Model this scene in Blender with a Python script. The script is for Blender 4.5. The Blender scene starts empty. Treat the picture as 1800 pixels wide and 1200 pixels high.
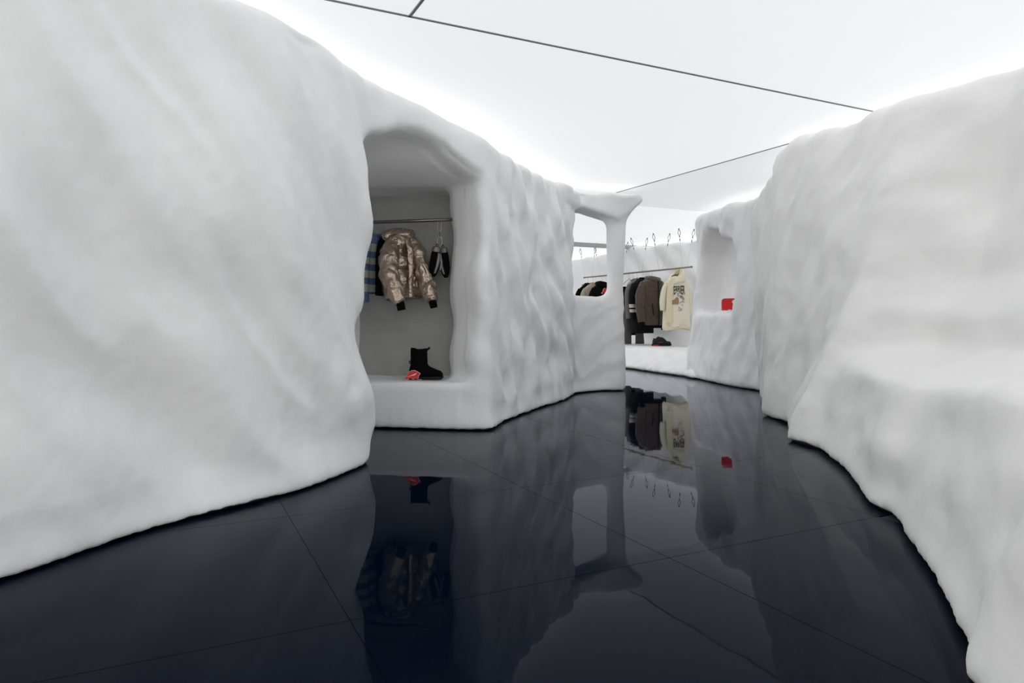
import bpy, bmesh, math, random
import numpy as np
from mathutils import Vector, Matrix

random.seed(7)
np.random.seed(7)
scene = bpy.context.scene
col = scene.collection

# ------------------------------------------------------------------ camera, world, exposure
HC = 0.9                                   # eye height
cam_d = bpy.data.cameras.new('camera')
cam_d.lens = 24.0
cam_d.sensor_width = 36.0
cam_d.shift_y = -40.0 / 1800.0
cam_d.clip_start = 0.05
cam = bpy.data.objects.new('camera', cam_d)
cam.location = (0, 0, HC)
cam.rotation_euler = (math.radians(90), 0, 0)
col.objects.link(cam)
scene.camera = cam

world = bpy.data.worlds.new('world')
world.use_nodes = True
world.node_tree.nodes['Background'].inputs[0].default_value = (1.0, 0.985, 0.96, 1)
world.node_tree.nodes['Background'].inputs[1].default_value = 1.8  # uniform background, raised to add frontal fill from behind the camera
scene.world = world

vs = scene.view_settings
vs.view_transform = 'Standard'
vs.look = 'None'
vs.gamma = 1.0
vs.use_curve_mapping = False
vs.exposure = 0.19

CEIL = 2.55
CEIL_E = 0.64          # backlit ceiling emission
LED_E = 0.9            # cove strips on the wall tops

# grid directions of the room (floor tiles, ceiling sheets, rails)
U = np.array((0.8954, 0.4453))
V = np.array((-0.4453, 0.8954))


def uv(u, v, z=0.0):
    p = U * u + V * v
    return Vector((p[0], p[1], z))


def link(o, parent=None):
    col.objects.link(o)
    if parent is not None:
        o.parent = parent
    return o


def tag(o, label=None, cat=None, group=None, kind=None):
    if label:
        o['label'] = label
    if cat:
        o['category'] = cat
    if group:
        o['group'] = group
    if kind:
        o['kind'] = kind
    return o


def empty(name, loc=(0, 0, 0), rz=0.0):
    o = bpy.data.objects.new(name, None)
    o.empty_display_size = 0.1
    o.location = loc
    o.rotation_euler = (0, 0, rz)
    return link(o)


# ------------------------------------------------------------------ materials
def new_mat(name):
    m = bpy.data.materials.new(name)
    m.use_nodes = True
    nt = m.node_tree
    return m, nt, nt.nodes['Principled BSDF']


def N(nt, typ, **kw):
    n = nt.nodes.new(typ)
    for k, v in kw.items():
        setattr(n, k, v)
    return n


def simple(name, c, rough=0.6, metal=0.0, noise=0.0, nscale=20.0, bump=0.0, bscale=60.0, sheen=0.0, spec=0.5):
    m, nt, b = new_mat(name)
    b.inputs['Base Color'].default_value = (*c, 1)
    b.inputs['Roughness'].default_value = rough
    b.inputs['Metallic'].default_value = metal
    b.inputs['Specular IOR Level'].default_value = spec
    if sheen:
        b.inputs['Sheen Weight'].default_value = sheen
    tc = N(nt, 'ShaderNodeTexCoord')
    if noise:
        n = N(nt, 'ShaderNodeTexNoise')
        n.inputs['Scale'].default_value = nscale
        n.inputs['Detail'].default_value = 5
        nt.links.new(tc.outputs['Object'], n.inputs['Vector'])
        r = N(nt, 'ShaderNodeValToRGB')
        r.color_ramp.elements[0].position = 0.3
        r.color_ramp.elements[1].position = 0.7
        r.color_ramp.elements[0].color = (*[x * (1 - noise) for x in c], 1)
        r.color_ramp.elements[1].color = (*[min(1, x * (1 + noise)) for x in c], 1)
        nt.links.new(n.outputs['Fac'], r.inputs['Fac'])
        nt.links.new(r.outputs['Color'], b.inputs['Base Color'])
    if bump:
        n2 = N(nt, 'ShaderNodeTexNoise')
        n2.inputs['Scale'].default_value = bscale
        n2.inputs['Detail'].default_value = 4
        nt.links.new(tc.outputs['Object'], n2.inputs['Vector'])
        bp = N(nt, 'ShaderNodeBump')
        bp.inputs['Strength'].default_value = bump
        bp.inputs['Distance'].default_value = 0.01
        nt.links.new(n2.outputs['Fac'], bp.inputs['Height'])
        nt.links.new(bp.outputs['Normal'], b.inputs['Normal'])
    return m


def plaster_mat(name, c):
    m, nt, b = new_mat(name)
    tc = N(nt, 'ShaderNodeTexCoord')
    n = N(nt, 'ShaderNodeTexNoise')
    n.inputs['Scale'].default_value = 1.3
    n.inputs['Detail'].default_value = 6
    nt.links.new(tc.outputs['Object'], n.inputs['Vector'])
    r = N(nt, 'ShaderNodeValToRGB')
    r.color_ramp.elements[0].position = 0.3
    r.color_ramp.elements[1].position = 0.7
    r.color_ramp.elements[0].color = (*[x * 0.965 for x in c], 1)
    r.color_ramp.elements[1].color = (*c, 1)
    nt.links.new(n.outputs['Fac'], r.inputs['Fac'])
    nt.links.new(r.outputs['Color'], b.inputs['Base Color'])
    b.inputs['Roughness'].default_value = 0.75
    b.inputs['Specular IOR Level'].default_value = 0.25
    f = N(nt, 'ShaderNodeTexNoise')
    f.inputs['Scale'].default_value = 26
    f.inputs['Detail'].default_value = 6
    f.inputs['Roughness'].default_value = 0.55
    nt.links.new(tc.outputs['Object'], f.inputs['Vector'])
    bp = N(nt, 'ShaderNodeBump')
    bp.inputs['Strength'].default_value = 0.22
    bp.inputs['Distance'].default_value = 0.012
    nt.links.new(f.outputs['Fac'], bp.inputs['Height'])
    nt.links.new(bp.outputs['Normal'], b.inputs['Normal'])
    return m


def floor_mat():
    m = bpy.data.materials.new('polished_black_stone')
    m.use_nodes = True
    nt = m.node_tree
    nt.nodes.remove(nt.nodes['Principled BSDF'])
    out = nt.nodes['Material Output']
    geo = N(nt, 'ShaderNodeNewGeometry')
    dif = N(nt, 'ShaderNodeBsdfDiffuse')
    sp = N(nt, 'ShaderNodeTexNoise')
    sp.inputs['Scale'].default_value = 240
    sp.inputs['Detail'].default_value = 2
    nt.links.new(geo.outputs['Position'], sp.inputs['Vector'])
    r = N(nt, 'ShaderNodeValToRGB')
    r.color_ramp.elements[0].position = 0.70
    r.color_ramp.elements[0].color = (0.0008, 0.0034, 0.0095, 1)
    r.color_ramp.elements[1].position = 0.80
    r.color_ramp.elements[1].color = (0.030, 0.036, 0.046, 1)
    nt.links.new(sp.outputs['Fac'], r.inputs['Fac'])
    nt.links.new(r.outputs['Color'], dif.inputs['Color'])
    gl = N(nt, 'ShaderNodeBsdfGlossy')
    gl.inputs['Color'].default_value = (0.84, 0.87, 0.92, 1)
    rn = N(nt, 'ShaderNodeTexNoise')
    rn.inputs['Scale'].default_value = 2.2
    rn.inputs['Detail'].default_value = 8
    nt.links.new(geo.outputs['Position'], rn.inputs['Vector'])
    mr = N(nt, 'ShaderNodeMapRange')
    mr.inputs['From Min'].default_value = 0.35
    mr.inputs['From Max'].default_value = 0.7
    mr.inputs['To Min'].default_value = 0.012
    mr.inputs['To Max'].default_value = 0.045
    nt.links.new(rn.outputs['Fac'], mr.inputs['Value'])
    nt.links.new(mr.outputs['Result'], gl.inputs['Roughness'])
    fr = N(nt, 'ShaderNodeFresnel')
    fr.inputs['IOR'].default_value = 1.19
    bn = N(nt, 'ShaderNodeTexNoise')
    bn.inputs['Scale'].default_value = 5
    bn.inputs['Detail'].default_value = 2
    nt.links.new(geo.outputs['Position'], bn.inputs['Vector'])
    bp = N(nt, 'ShaderNodeBump')
    bp.inputs['Strength'].default_value = 0.03
    bp.inputs['Distance'].default_value = 0.01
    nt.links.new(bn.outputs['Fac'], bp.inputs['Height'])
    nt.links.new(bp.outputs['Normal'], gl.inputs['Normal'])
    mx = N(nt, 'ShaderNodeMixShader')
    pw = N(nt, 'ShaderNodeMath', operation='POWER')
    pw.inputs[1].default_value = 1.35
    nt.links.new(fr.outputs['Fac'], pw.inputs[0])
    ml = N(nt, 'ShaderNodeMath', operation='MULTIPLY')
    ml.use_clamp = True
    ml.inputs[1].default_value = 1.5
    nt.links.new(pw.outputs[0], ml.inputs[0])
    nt.links.new(ml.outputs[0], mx.inputs['Fac'])
    nt.links.new(dif.outputs['BSDF'], mx.inputs[1])
    nt.links.new(gl.outputs['BSDF'], mx.inputs[2])
    nt.links.new(mx.outputs['Shader'], out.inputs['Surface'])
    return m


def panel_mat(name, e, tint=(0.97, 0.985, 1.0)):
    m, nt, b = new_mat(name)
    b.inputs['Base Color'].default_value = (0.42, 0.42, 0.425, 1)
    b.inputs['Roughness'].default_value = 0.55
    b.inputs['Specular IOR Level'].default_value = 0.1
    b.inputs['Emission Color'].default_value = (*tint, 1)
    b.inputs['Emission Strength'].default_value = e
    return m


M = {}
M['plaster'] = plaster_mat('white_plaster', (0.925, 0.925, 0.93))
M['plaster_warm'] = plaster_mat('warm_white_plaster', (0.93, 0.925, 0.91))
M['floor'] = floor_mat()
M['black_gap'] = simple('black_recess', (0.004, 0.004, 0.005), 0.7)
M['joint'] = simple('dark_joint', (0.012, 0.013, 0.016), 0.6)
M['niche_grey'] = simple('grey_niche_back', (0.42, 0.42, 0.405), 0.7, noise=0.08, nscale=6)  # one even grey, set well below the plaster so the niche back renders dark
M['ceil_joint'] = simple('grey_ceiling_profile', (0.22, 0.22, 0.225), 0.5)
M['beam'] = simple('grey_beam', (0.42, 0.42, 0.42), 0.6)
M['panel'] = panel_mat('backlit_sheet', CEIL_E)
M['panel_dim'] = panel_mat('backlit_sheet_soft', CEIL_E * 0.84)
M['panel_bright'] = panel_mat('backlit_sheet_bright', CEIL_E * 1.02)
m, nt, b = new_mat('led')
b.inputs['Base Color'].default_value = (0.8, 0.8, 0.8, 1)
b.inputs['Emission Color'].default_value = (0.97, 0.985, 1, 1)
b.inputs['Emission Strength'].default_value = LED_E
M['led'] = m
M['steel'] = simple('dark_steel', (0.23, 0.22, 0.21), 0.28, 1.0)
M['brass_steel'] = simple('warm_steel', (0.30, 0.27, 0.20), 0.35, 1.0)
M['wire'] = simple('bright_wire', (0.45, 0.45, 0.46), 0.3, 1.0)
M['chain'] = simple('grey_chain', (0.28, 0.28, 0.29), 0.35, 1.0)
M['black_plastic'] = simple('black_plastic', (0.005, 0.005, 0.0055), 0.5, spec=0.25)
M['black_cloth'] = simple('black_cloth', (0.004, 0.004, 0.0045), 0.9, bump=0.3, bscale=120, spec=0.08)
M['red'] = simple('red_print', (0.72, 0.012, 0.016), 0.5, noise=0.08, nscale=40)
M['white_print'] = simple('white_print', (0.80, 0.78, 0.76), 0.6)
M['black_print'] = simple('black_print', (0.012, 0.012, 0.013), 0.7)


# ------------------------------------------------------------------ numeric helpers
_perm = np.random.RandomState(3).permutation(256)
_perm = np.concatenate([_perm, _perm, _perm])
_g = np.random.RandomState(5).normal(size=(256, 3))
_g /= np.linalg.norm(_g, axis=1)[:, None]


def perlin(x, y, z):
    x = np.asarray(x, dtype=np.float64); y = np.asarray(y, dtype=np.float64); z = np.asarray(z, dtype=np.float64)
    x, y, z = np.broadcast_arrays(x, y, z)
    xi = np.floor(x).astype(int); yi = np.floor(y).astype(int); zi = np.floor(z).astype(int)
    xf = x - xi; yf = y - yi; zf = z - zi
    xi &= 255; yi &= 255; zi &= 255
    u = xf ** 3 * (xf * (xf * 6 - 15) + 10)
    v = yf ** 3 * (yf * (yf * 6 - 15) + 10)
    w = zf ** 3 * (zf * (zf * 6 - 15) + 10)

    def gr(a, b_, c):
        h = _perm[_perm[_perm[(xi + a) & 255] + ((yi + b_) & 255)] + ((zi + c) & 255)]
        g = _g[h]
        return g[..., 0] * (xf - a) + g[..., 1] * (yf - b_) + g[..., 2] * (zf - c)
    x00 = gr(0, 0, 0) * (1 - u) + gr(1, 0, 0) * u
    x10 = gr(0, 1, 0) * (1 - u) + gr(1, 1, 0) * u
    x01 = gr(0, 0, 1) * (1 - u) + gr(1, 0, 1) * u
    x11 = gr(0, 1, 1) * (1 - u) + gr(1, 1, 1) * u
    return (x00 * (1 - v) + x10 * v) * (1 - w) + (x01 * (1 - v) + x11 * v) * w


def smax(a, b, k):
    h = np.maximum(k - np.abs(a - b), 0) / k
    return np.maximum(a, b) + h * h * k * 0.25


def smin(a, b, k):
    h = np.maximum(k - np.abs(a - b), 0) / k
    return np.minimum(a, b) - h * h * k * 0.25


def poly_sdf(px, py, poly):
    """signed distance (negative inside) of 2D points to a polygon"""
    P = np.array(poly, dtype=np.float64)
    d = np.full(px.shape, 1e9)
    s = np.ones(px.shape)
    n = len(P)
    for i in range(n):
        a = P[i]; b_ = P[i - 1]
        ex, ey = b_[0] - a[0], b_[1] - a[1]
        wx, wy = px - a[0], py - a[1]
        t = np.clip((wx * ex + wy * ey) / (ex * ex + ey * ey + 1e-12), 0, 1)
        bx, by = wx - ex * t, wy - ey * t
        d = np.minimum(d, bx * bx + by * by)
        c1 = py >= a[1]; c2 = py < b_[1]; c3 = ex * wy > ey * wx
        flip = (c1 & c2 & c3) | (~c1 & ~c2 & ~c3)
        s = np.where(flip, -s, s)
    return s * np.sqrt(d)


def smooth_poly(pts, it=2, closed=True):
    """Chaikin corner cutting"""
    P = [np.array(p, float) for p in pts]
    for _ in range(it):
        Q = []
        n = len(P)
        for i in range(n if closed else n - 1):
            a, b_ = P[i], P[(i + 1) % n]
            Q += [a * 0.75 + b_ * 0.25, a * 0.25 + b_ * 0.75]
        if not closed:
            Q = [P[0]] + Q + [P[-1]]
        P = Q
    return [tuple(p) for p in P]


_corner = [(i, j, k) for i in (0, 1) for j in (0, 1) for k in (0, 1)]
_edges = [(a, b_) for a in range(8) for b_ in range(a + 1, 8)
          if sum(abs(_corner[a][q] - _corner[b_][q]) for q in range(3)) == 1]


def surface_nets(F, org, h):
    ins = F < 0
    nx, ny, nz = F.shape
    cs = [ins[i:nx - 1 + i, j:ny - 1 + j, k:nz - 1 + k] for i, j, k in _corner]
    allin = cs[0].copy(); anyin = cs[0].copy()
    for c in cs[1:]:
        allin &= c; anyin |= c
    act = anyin & ~allin
    I, J, K = np.nonzero(act)
    idx = -np.ones(act.shape, dtype=np.int64)
    idx[I, J, K] = np.arange(len(I))
    vals = [F[I + i, J + j, K + k].astype(np.float64) for i, j, k in _corner]
    acc = np.zeros((len(I), 3)); cnt = np.zeros(len(I))
    for a, b_ in _edges:
        va, vb = vals[a], vals[b_]
        x = (va < 0) != (vb < 0)
        t = np.where(x, va / np.where(x, va - vb, 1), 0)
        ca = np.array(_corner[a], float); cb = np.array(_corner[b_], float)
        p = ca[None, :] + t[:, None] * (cb - ca)[None, :]
        acc += p * x[:, None]; cnt += x
    verts = (np.stack([I, J, K], 1) + acc / cnt[:, None]) * h + np.array(org)[None, :]
    quads = []
    # edges along x
    for ax in range(3):
        sl0 = [slice(1, -1)] * 3; sl1 = [slice(1, -1)] * 3
        sl0[ax] = slice(0, -1); sl1[ax] = slice(1, None)
        A = ins[tuple(sl0)]; B = ins[tuple(sl1)]
        ch = A != B
        e = np.array(np.nonzero(ch)).T
        if not len(e):
            continue
        flip = A[ch]
        off = np.array([1, 1, 1]); off[ax] = 0
        e = e + off
        o1, o2 = [q for q in range(3) if q != ax]
        def cell(d1, d2):
            c = e.copy(); c[:, o1] += d1; c[:, o2] += d2
            return idx[c[:, 0], c[:, 1], c[:, 2]]
        q = np.stack([cell(-1, -1), cell(0, -1), cell(0, 0), cell(-1, 0)], 1)
        if ax == 1:
            flip = ~flip
        q = np.where(flip[:, None], q, q[:, ::-1])
        quads.append(q)
    return verts, np.concatenate(quads)


def vnormals(V_, Q):
    n = np.cross(V_[Q[:, 2]] - V_[Q[:, 0]], V_[Q[:, 3]] - V_[Q[:, 1]])
    out = np.zeros_like(V_)
    for k in range(4):
        for c in range(3):
            out[:, c] += np.bincount(Q[:, k], weights=n[:, c], minlength=len(V_))
    out /= np.linalg.norm(out, axis=1)[:, None] + 1e-12
    return out


def laplace(V_, Q, it=2, lam=0.5):
    a = np.concatenate([Q[:, 0], Q[:, 1], Q[:, 2], Q[:, 3]])
    b_ = np.concatenate([Q[:, 1], Q[:, 2], Q[:, 3], Q[:, 0]])
    n = len(V_)
    cnt = np.bincount(a, minlength=n) + np.bincount(b_, minlength=n)
    for _ in range(it):
        m_ = np.stack([np.bincount(a, weights=V_[b_, c], minlength=n) + np.bincount(b_, weights=V_[a, c], minlength=n) for c in range(3)], 1)
        m_ /= np.maximum(cnt, 1)[:, None]
        V_ = V_ + lam * (m_ - V_)
    return V_


def mesh_obj(name, verts, faces, mat, parent=None, smooth=True):
    me = bpy.data.meshes.new(name)
    if isinstance(faces, np.ndarray):
        nv, nf, k = len(verts), len(faces), faces.shape[1]
        me.vertices.add(nv)
        me.vertices.foreach_set('co', np.asarray(verts, dtype=np.float32).ravel())
        me.loops.add(nf * k)
        me.loops.foreach_set('vertex_index', faces.astype(np.int32).ravel())
        me.polygons.add(nf)
        me.polygons.foreach_set('loop_start', np.arange(0, nf * k, k, dtype=np.int32))
        me.update(calc_edges=True)
        me.validate()
    else:
        me.from_pydata([tuple(v) for v in verts], [], [tuple(f) for f in faces])
        me.update()
    if smooth:
        me.polygons.foreach_set('use_smooth', [True] * len(me.polygons))
    if mat is not None:
        me.materials.append(mat)
    o = bpy.data.objects.new(name, me)
    return link(o, parent)


def box_data(x0, x1, y0, y1, z0, z1, bev=0.0):
    if bev <= 0:
        v = [(x, y, z) for z in (z0, z1) for y in (y0, y1) for x in (x0, x1)]
        f = [(0, 2, 3, 1), (4, 5, 7, 6), (0, 1, 5, 4), (2, 6, 7, 3), (0, 4, 6, 2), (1, 3, 7, 5)]
        return v, f
    bm = bmesh.new()
    bmesh.ops.create_cube(bm, size=1)
    for v in bm.verts:
        v.co = ((x0 + x1) / 2 + v.co.x * (x1 - x0), (y0 + y1) / 2 + v.co.y * (y1 - y0), (z0 + z1) / 2 + v.co.z * (z1 - z0))
    bmesh.ops.bevel(bm, geom=list(bm.edges), offset=bev, segments=2, affect='EDGES')
    bm.verts.index_update()
    v = [tuple(q.co) for q in bm.verts]
    f = [tuple(q.index for q in p.verts) for p in bm.faces]
    bm.free()
    return v, f


def tube_data(path, rad, n=10, flat=1.0, cap=True, closed=False):
    """round (or flattened) tube along a path; rad number or list"""
    P = [Vector(p) for p in path]
    m_ = len(P)
    R = rad if isinstance(rad, (list, tuple)) else [rad] * m_
    verts = []; faces = []
    up = None
    for i, p in enumerate(P):
        if closed:
            t = (P[(i + 1) % m_] - P[i - 1]).normalized()
        else:
            t = (P[min(i + 1, m_ - 1)] - P[max(i - 1, 0)]).normalized()
        if up is None:
            ref = Vector((0, 1, 0)) if abs(t.y) < 0.9 else Vector((1, 0, 0))
            up = (ref - t * ref.dot(t)).normalized()
        else:
            up = (up - t * up.dot(t)).normalized()
        sd = t.cross(up)
        for k in range(n):
            a = 2 * math.pi * k / n
            verts.append(p + sd * (R[i] * math.cos(a)) + up * (R[i] * flat * math.sin(a)))
    rings = m_ if closed else m_ - 1
    for i in range(rings):
        j = (i + 1) % m_
        for k in range(n):
            k2 = (k + 1) % n
            faces.append((i * n + k, i * n + k2, j * n + k2, j * n + k))
    if cap and not closed:
        faces.append(tuple(range(n - 1, -1, -1)))
        faces.append(tuple((m_ - 1) * n + k for k in range(n)))
    return verts, faces


def tube(name, path, rad, mat, parent=None, n=10, flat=1.0, cap=True, closed=False, smooth=True):
    v, f = tube_data(path, rad, n, flat, cap, closed)
    return mesh_obj(name, v, f, mat, parent, smooth)


def prism(name, poly, t, mat, parent=None, smooth=False):
    """poly in local x,z, thickness t along -y"""
    n = len(poly)
    v = [(p[0], 0, p[1]) for p in poly] + [(p[0], -t, p[1]) for p in poly]
    f = [tuple(range(n)), tuple(range(2 * n - 1, n - 1, -1))]
    f += [(i, n + i, n + (i + 1) % n, (i + 1) % n) for i in range(n)]
    return mesh_obj(name, v, f, mat, parent, smooth)


def sdf_mesh(fn, lo, hi, h, smooth_it=1):
    lo = np.array(lo, float); hi = np.array(hi, float)
    n = np.ceil((hi - lo) / h).astype(int) + 1
    x = lo[0] + h * np.arange(n[0]); y = lo[1] + h * np.arange(n[1]); z = lo[2] + h * np.arange(n[2])
    F = fn(x[:, None, None], y[None, :, None], z[None, None, :])
    F = np.broadcast_to(F, tuple(n)).astype(np.float32).copy()
    F[0] = np.maximum(F[0], 1e-3); F[-1] = np.maximum(F[-1], 1e-3)
    F[:, 0] = np.maximum(F[:, 0], 1e-3); F[:, -1] = np.maximum(F[:, -1], 1e-3)
    F[:, :, 0] = np.maximum(F[:, :, 0], 1e-3); F[:, :, -1] = np.maximum(F[:, :, -1], 1e-3)
    v, q = surface_nets(F, lo, h)
    if smooth_it:
        v = laplace(v, q, smooth_it)
    return v, q


# ------------------------------------------------------------------ floor
def frame_box(name, u0, u1, v0, v1, z0, z1, mat, parent=None, bev=0.0):
    v, f = box_data(u0, u1, v0, v1, z0, z1, bev)
    w = [uv(p[0], p[1], p[2]) for p in v]
    return mesh_obj(name, w, f, mat, parent, smooth=False)


floor = frame_box('floor', -4.4, 12.2, -3.4, 19.0, -0.12, -0.004, M['joint'])
tag(floor, 'polished black stone floor of large square slabs mirroring the white walls', 'floor', kind='structure')
tv, tf = box_data(0, 1.1985, 0, 1.1985, -0.03, 0.0, 0.0006)
tile_me = None
for iu in range(-4, 10):
    for iv in range(-4, 14):
        u0, v0 = 0.475 + 1.2 * iu, 2.04 + 1.2 * iv
        c = uv(u0 + .6, v0 + .6)
        ratio = c.x / max(c.y, 0.3)
        if c.y > -2.5 and (c.y < 2.5 or -0.75 < ratio < 0.75) and -4 < c.x < 5.5 and u0 < 9.3:
            if tile_me is None:
                w = [uv(p[0], p[1], p[2]) for p in tv]
                t = mesh_obj('tile', w, tf, M['floor'], floor, smooth=False)
                tile_me = t.data
            else:
                t = bpy.data.objects.new('tile', tile_me)
                link(t, floor)
            t.location = uv(u0, v0, 0)

# ------------------------------------------------------------------ ceiling
ceiling = frame_box('ceiling', -5.5, 13.2, -4.5, 20.0, CEIL + 0.02, CEIL + 0.10, M['ceil_joint'])
tag(ceiling, 'luminous white stretched ceiling of large backlit sheets with thin grey joints', 'ceiling', kind='structure')
A1, A2, A3 = 3.585, 8.14, 12.56
J = 0.010


def panel(u0, u1, v0, v1, mat):
    frame_box('ceiling_panel', u0 + J, u1 - J, v0 + J, v1 - J, CEIL, CEIL + 0.03, mat, ceiling)


panel(-5.4, 1.16, -4.4, A1, M['panel'])
panel(1.16, 9.3, -4.4, A1, M['panel'])
J2 = J
panel(-5.4, 5.2, A1, A2, M['panel'])
panel(5.2, 13.1, A1, A2, M['panel_dim'])
panel(-5.4, 1.16, A2, A3, M['panel_bright'])
panel(1.16, 13.1, A2, A3, M['panel_bright'])
panel(-5.4, 13.1, A3, 19.9, M['panel_bright'])
for (a, b_, c, d_) in ((-5.4, 13.1, A1, A1), (1.16, 1.16, -4.4, A1), (5.2, 5.2, A1, A2)):
    frame_box('ceiling_joint', a - J * .7, b_ + J * .7, c - J * .7, d_ + J * .7, CEIL - 0.004, CEIL + 0.03, M['ceil_joint'], ceiling)
frame_box('ceiling_beam', -5.0, 13.0, A3 - 0.02, A3 + 0.05, CEIL - 0.09, CEIL + 0.03, M['beam'], ceiling)

# ------------------------------------------------------------------ plaster walls
VX = 0.02
Z0 = 0.010


def displaced(name, v, q, mat, fn):
    vs_ = laplace(v, q, 14)
    w_ = np.clip((0.14 - v[:, 2]) / 0.12, 0, 1)[:, None] * np.array([[1.0, 1.0, 0.0]])
    v = v * (1 - w_) + vs_ * w_
    n = vnormals(v, q)
    d = fn(v, n)
    v = v + n * d[:, None]
    v[:, 2] = np.maximum(v[:, 2], Z0 * 0.9)
    return mesh_obj(name, v, q, mat)


# ---- left wall: long bank, niche, fluted bank, window frame and column
front_A = [(-2.78, -1.6), (-2.25, 0.9), (-1.90, 1.8), (-1.735, 2.31), (-1.655, 2.53), (-1.587, 2.72), (-1.484, 2.943), (-1.255, 3.27),
           (-1.075, 3.54), (-.925, 4.0), (-.865, 4.27)]
front_B = [(-.14, 5.47), (-.115, 5.62), (-.055, 5.93), (.285, 6.84), (.60, 7.50), (.735, 8.10), (.77, 8.28)]
poly_U = front_A + [(-.80, 4.40)] + front_B + [(.62, 8.45), (.1, 7.6), (-.35, 6.75), (-.7, 6.55), (-1.7, 6.6), (-1.9, 5.6), (-1.7, 4.9), (-1.75, 4.4),
                    (-2.2, 3.3), (-2.8, 1.2), (-3.3, -1.6)]
poly_C = [(-.885, 4.31), (-.45, 3.9), (.25, 5.15), (-.17, 5.36), (-.36, 5.55), (-.52, 5.74), (-.50, 6.0), (-.50, 6.16), (-1.55, 6.22), (-1.55, 5.3), (-1.2, 4.75)]
poly_D = [(-.885, 4.31), (-.45, 3.9), (.25, 5.15), (-.12, 5.45), (-.2, 5.455), (-.457, 5.48), (-1.24, 5.60), (-1.22, 4.75)]
poly_W = [(.45, 7.4), (.60, 7.50), (.74, 8.12), (.90, 8.31), (1.16, 8.50), (1.43, 8.69), (1.41, 8.93), (1.1, 8.98), (.5, 8.6), (.2, 7.8)]
poly_L = [(.45, 7.5), (.62, 7.6), (.76, 8.15), (1.0, 8.30), (1.3, 8.42), (1.60, 8.50), (1.66, 8.62), (1.60, 8.78), (1.3, 8.9), (.8, 8.75), (.4, 8.3)]


def wall_left_sdf(x, y, z):
    X, Y = np.broadcast_arrays(x[:, :, 0], y[:, :, 0])
    dU = poly_sdf(X, Y, smooth_poly(poly_U, 1))[:, :, None].astype(np.float32)
    dC = poly_sdf(X, Y, smooth_poly(poly_C, 1))[:, :, None].astype(np.float32)
    dD = poly_sdf(X, Y, poly_D)[:, :, None].astype(np.float32)
    dW = poly_sdf(X, Y, smooth_poly(poly_W, 1))[:, :, None].astype(np.float32)
    dL = poly_sdf(X, Y, smooth_poly(poly_L, 1))[:, :, None].astype(np.float32)
    z = z.astype(np.float32)
    flare = 0.035 * (1 - np.exp(-np.maximum(z, 0) / 0.10))
    sx, sy = X + .865, Y - 4.27
    s = sx * .5 + sy * .866
    qn = -sx * .866 + sy * .5
    ztop = np.interp(Y, [-2, 3.0, 3.5, 3.9, 4.3, 4.9, 5.5, 7, 8.3, 8.9], [2.44, 2.44, 2.475, 2.49, 2.475, 2.43, 2.37, 2.38, 2.43, 2.44])
    ztop = ztop + 0.022 * perlin(X * 1.6, Y * 1.6, 3.3) + 0.016 * perlin(X * 6, Y * 6, 8.1)
    ztop = ztop[:, :, None].astype(np.float32)
    lean = np.interp(Y, [3.2, 4.1, 4.6, 5.4], [0.0, 0.055, 0.03, 0.0])[:, :, None] * np.clip((z - 0.4) / 1.6, 0, 1)
    body = smax(dU + flare + lean, z - ztop, 0.13)
    bump = np.exp(-((s - .55) / .40) ** 2) * np.exp(-(qn / .6) ** 2)
    zc = (2.00 + 0.23 * bump)[:, :, None].astype(np.float32)
    # niche jamb bulges in and out with height
    jamb = 0.016 * np.cos((z - 0.90) * 2 * np.pi / 0.62)
    jw = np.clip((X + 0.75) / 0.3, 0, 1)[:, :, None]
    C = smax(dC - jamb * jw, np.maximum(z - zc, 0.385 - z), 0.09)
    C = smax(dC - jamb * jw, smax(z - zc, 0.385 - z, 0.03), 0.10)
    D = smax(dD, z - 0.9, 0.05)
    carve = smin(C, D, 0.05)
    body = smax(body, -carve, 0.10)
    # window part
    sill = smax(dW + flare, z - (1.175 - 0.02 * (X[:, :, None] - 1.0)), 0.09)
    zlo = np.interp(X, [.7, .85, 1.15, 1.3, 1.45, 1.62], [2.24, 2.24, 2.17, 2.15, 2.24, 2.36])[:, :, None]
    lint = smax(smax(dL, z - ztop, 0.06), zlo - z, 0.05)
    r = 0.110 + 0.012 * np.sin(z * 3.1 + 1) + 0.11 * np.clip((z - 2.05) / 0.35, 0, 1) ** 2
    cx = 1.305 - 0.01 * np.sin(z * 2.0)
    colm = np.sqrt((X[:, :, None] - cx) ** 2 + ((Y[:, :, None] - 8.62) * 0.9) ** 2) - r
    colm = np.maximum(colm, np.maximum(z - 2.4, 0.0 - z))
    win = smin(smin(sill, lint, 0.08), colm, 0.14)
    f = smin(body, win, 0.06)
    f = np.maximum(f, Z0 - z)
    return f


def streaks(v, tx, ty, th, la, lb, seed, zoff=0.0):
    s = v[:, 0] * tx + v[:, 1] * ty
    nrm = -v[:, 0] * ty + v[:, 1] * tx
    wob = 0.12 * perlin(s * 1.3, v[:, 2] * 1.3, seed + 0.5)
    a = s * math.cos(th) - v[:, 2] * math.sin(th)
    b_ = s * math.sin(th) + v[:, 2] * math.cos(th) + wob
    return perlin(a / la + seed, b_ / lb + seed * 1.7, nrm / 0.7 + seed)


def ridged(v, tx, ty, th, la, lb, seed):
    p = streaks(v, tx, ty, th, la, lb, seed)
    return 0.35 - np.sqrt(p * p + 0.003)


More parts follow.
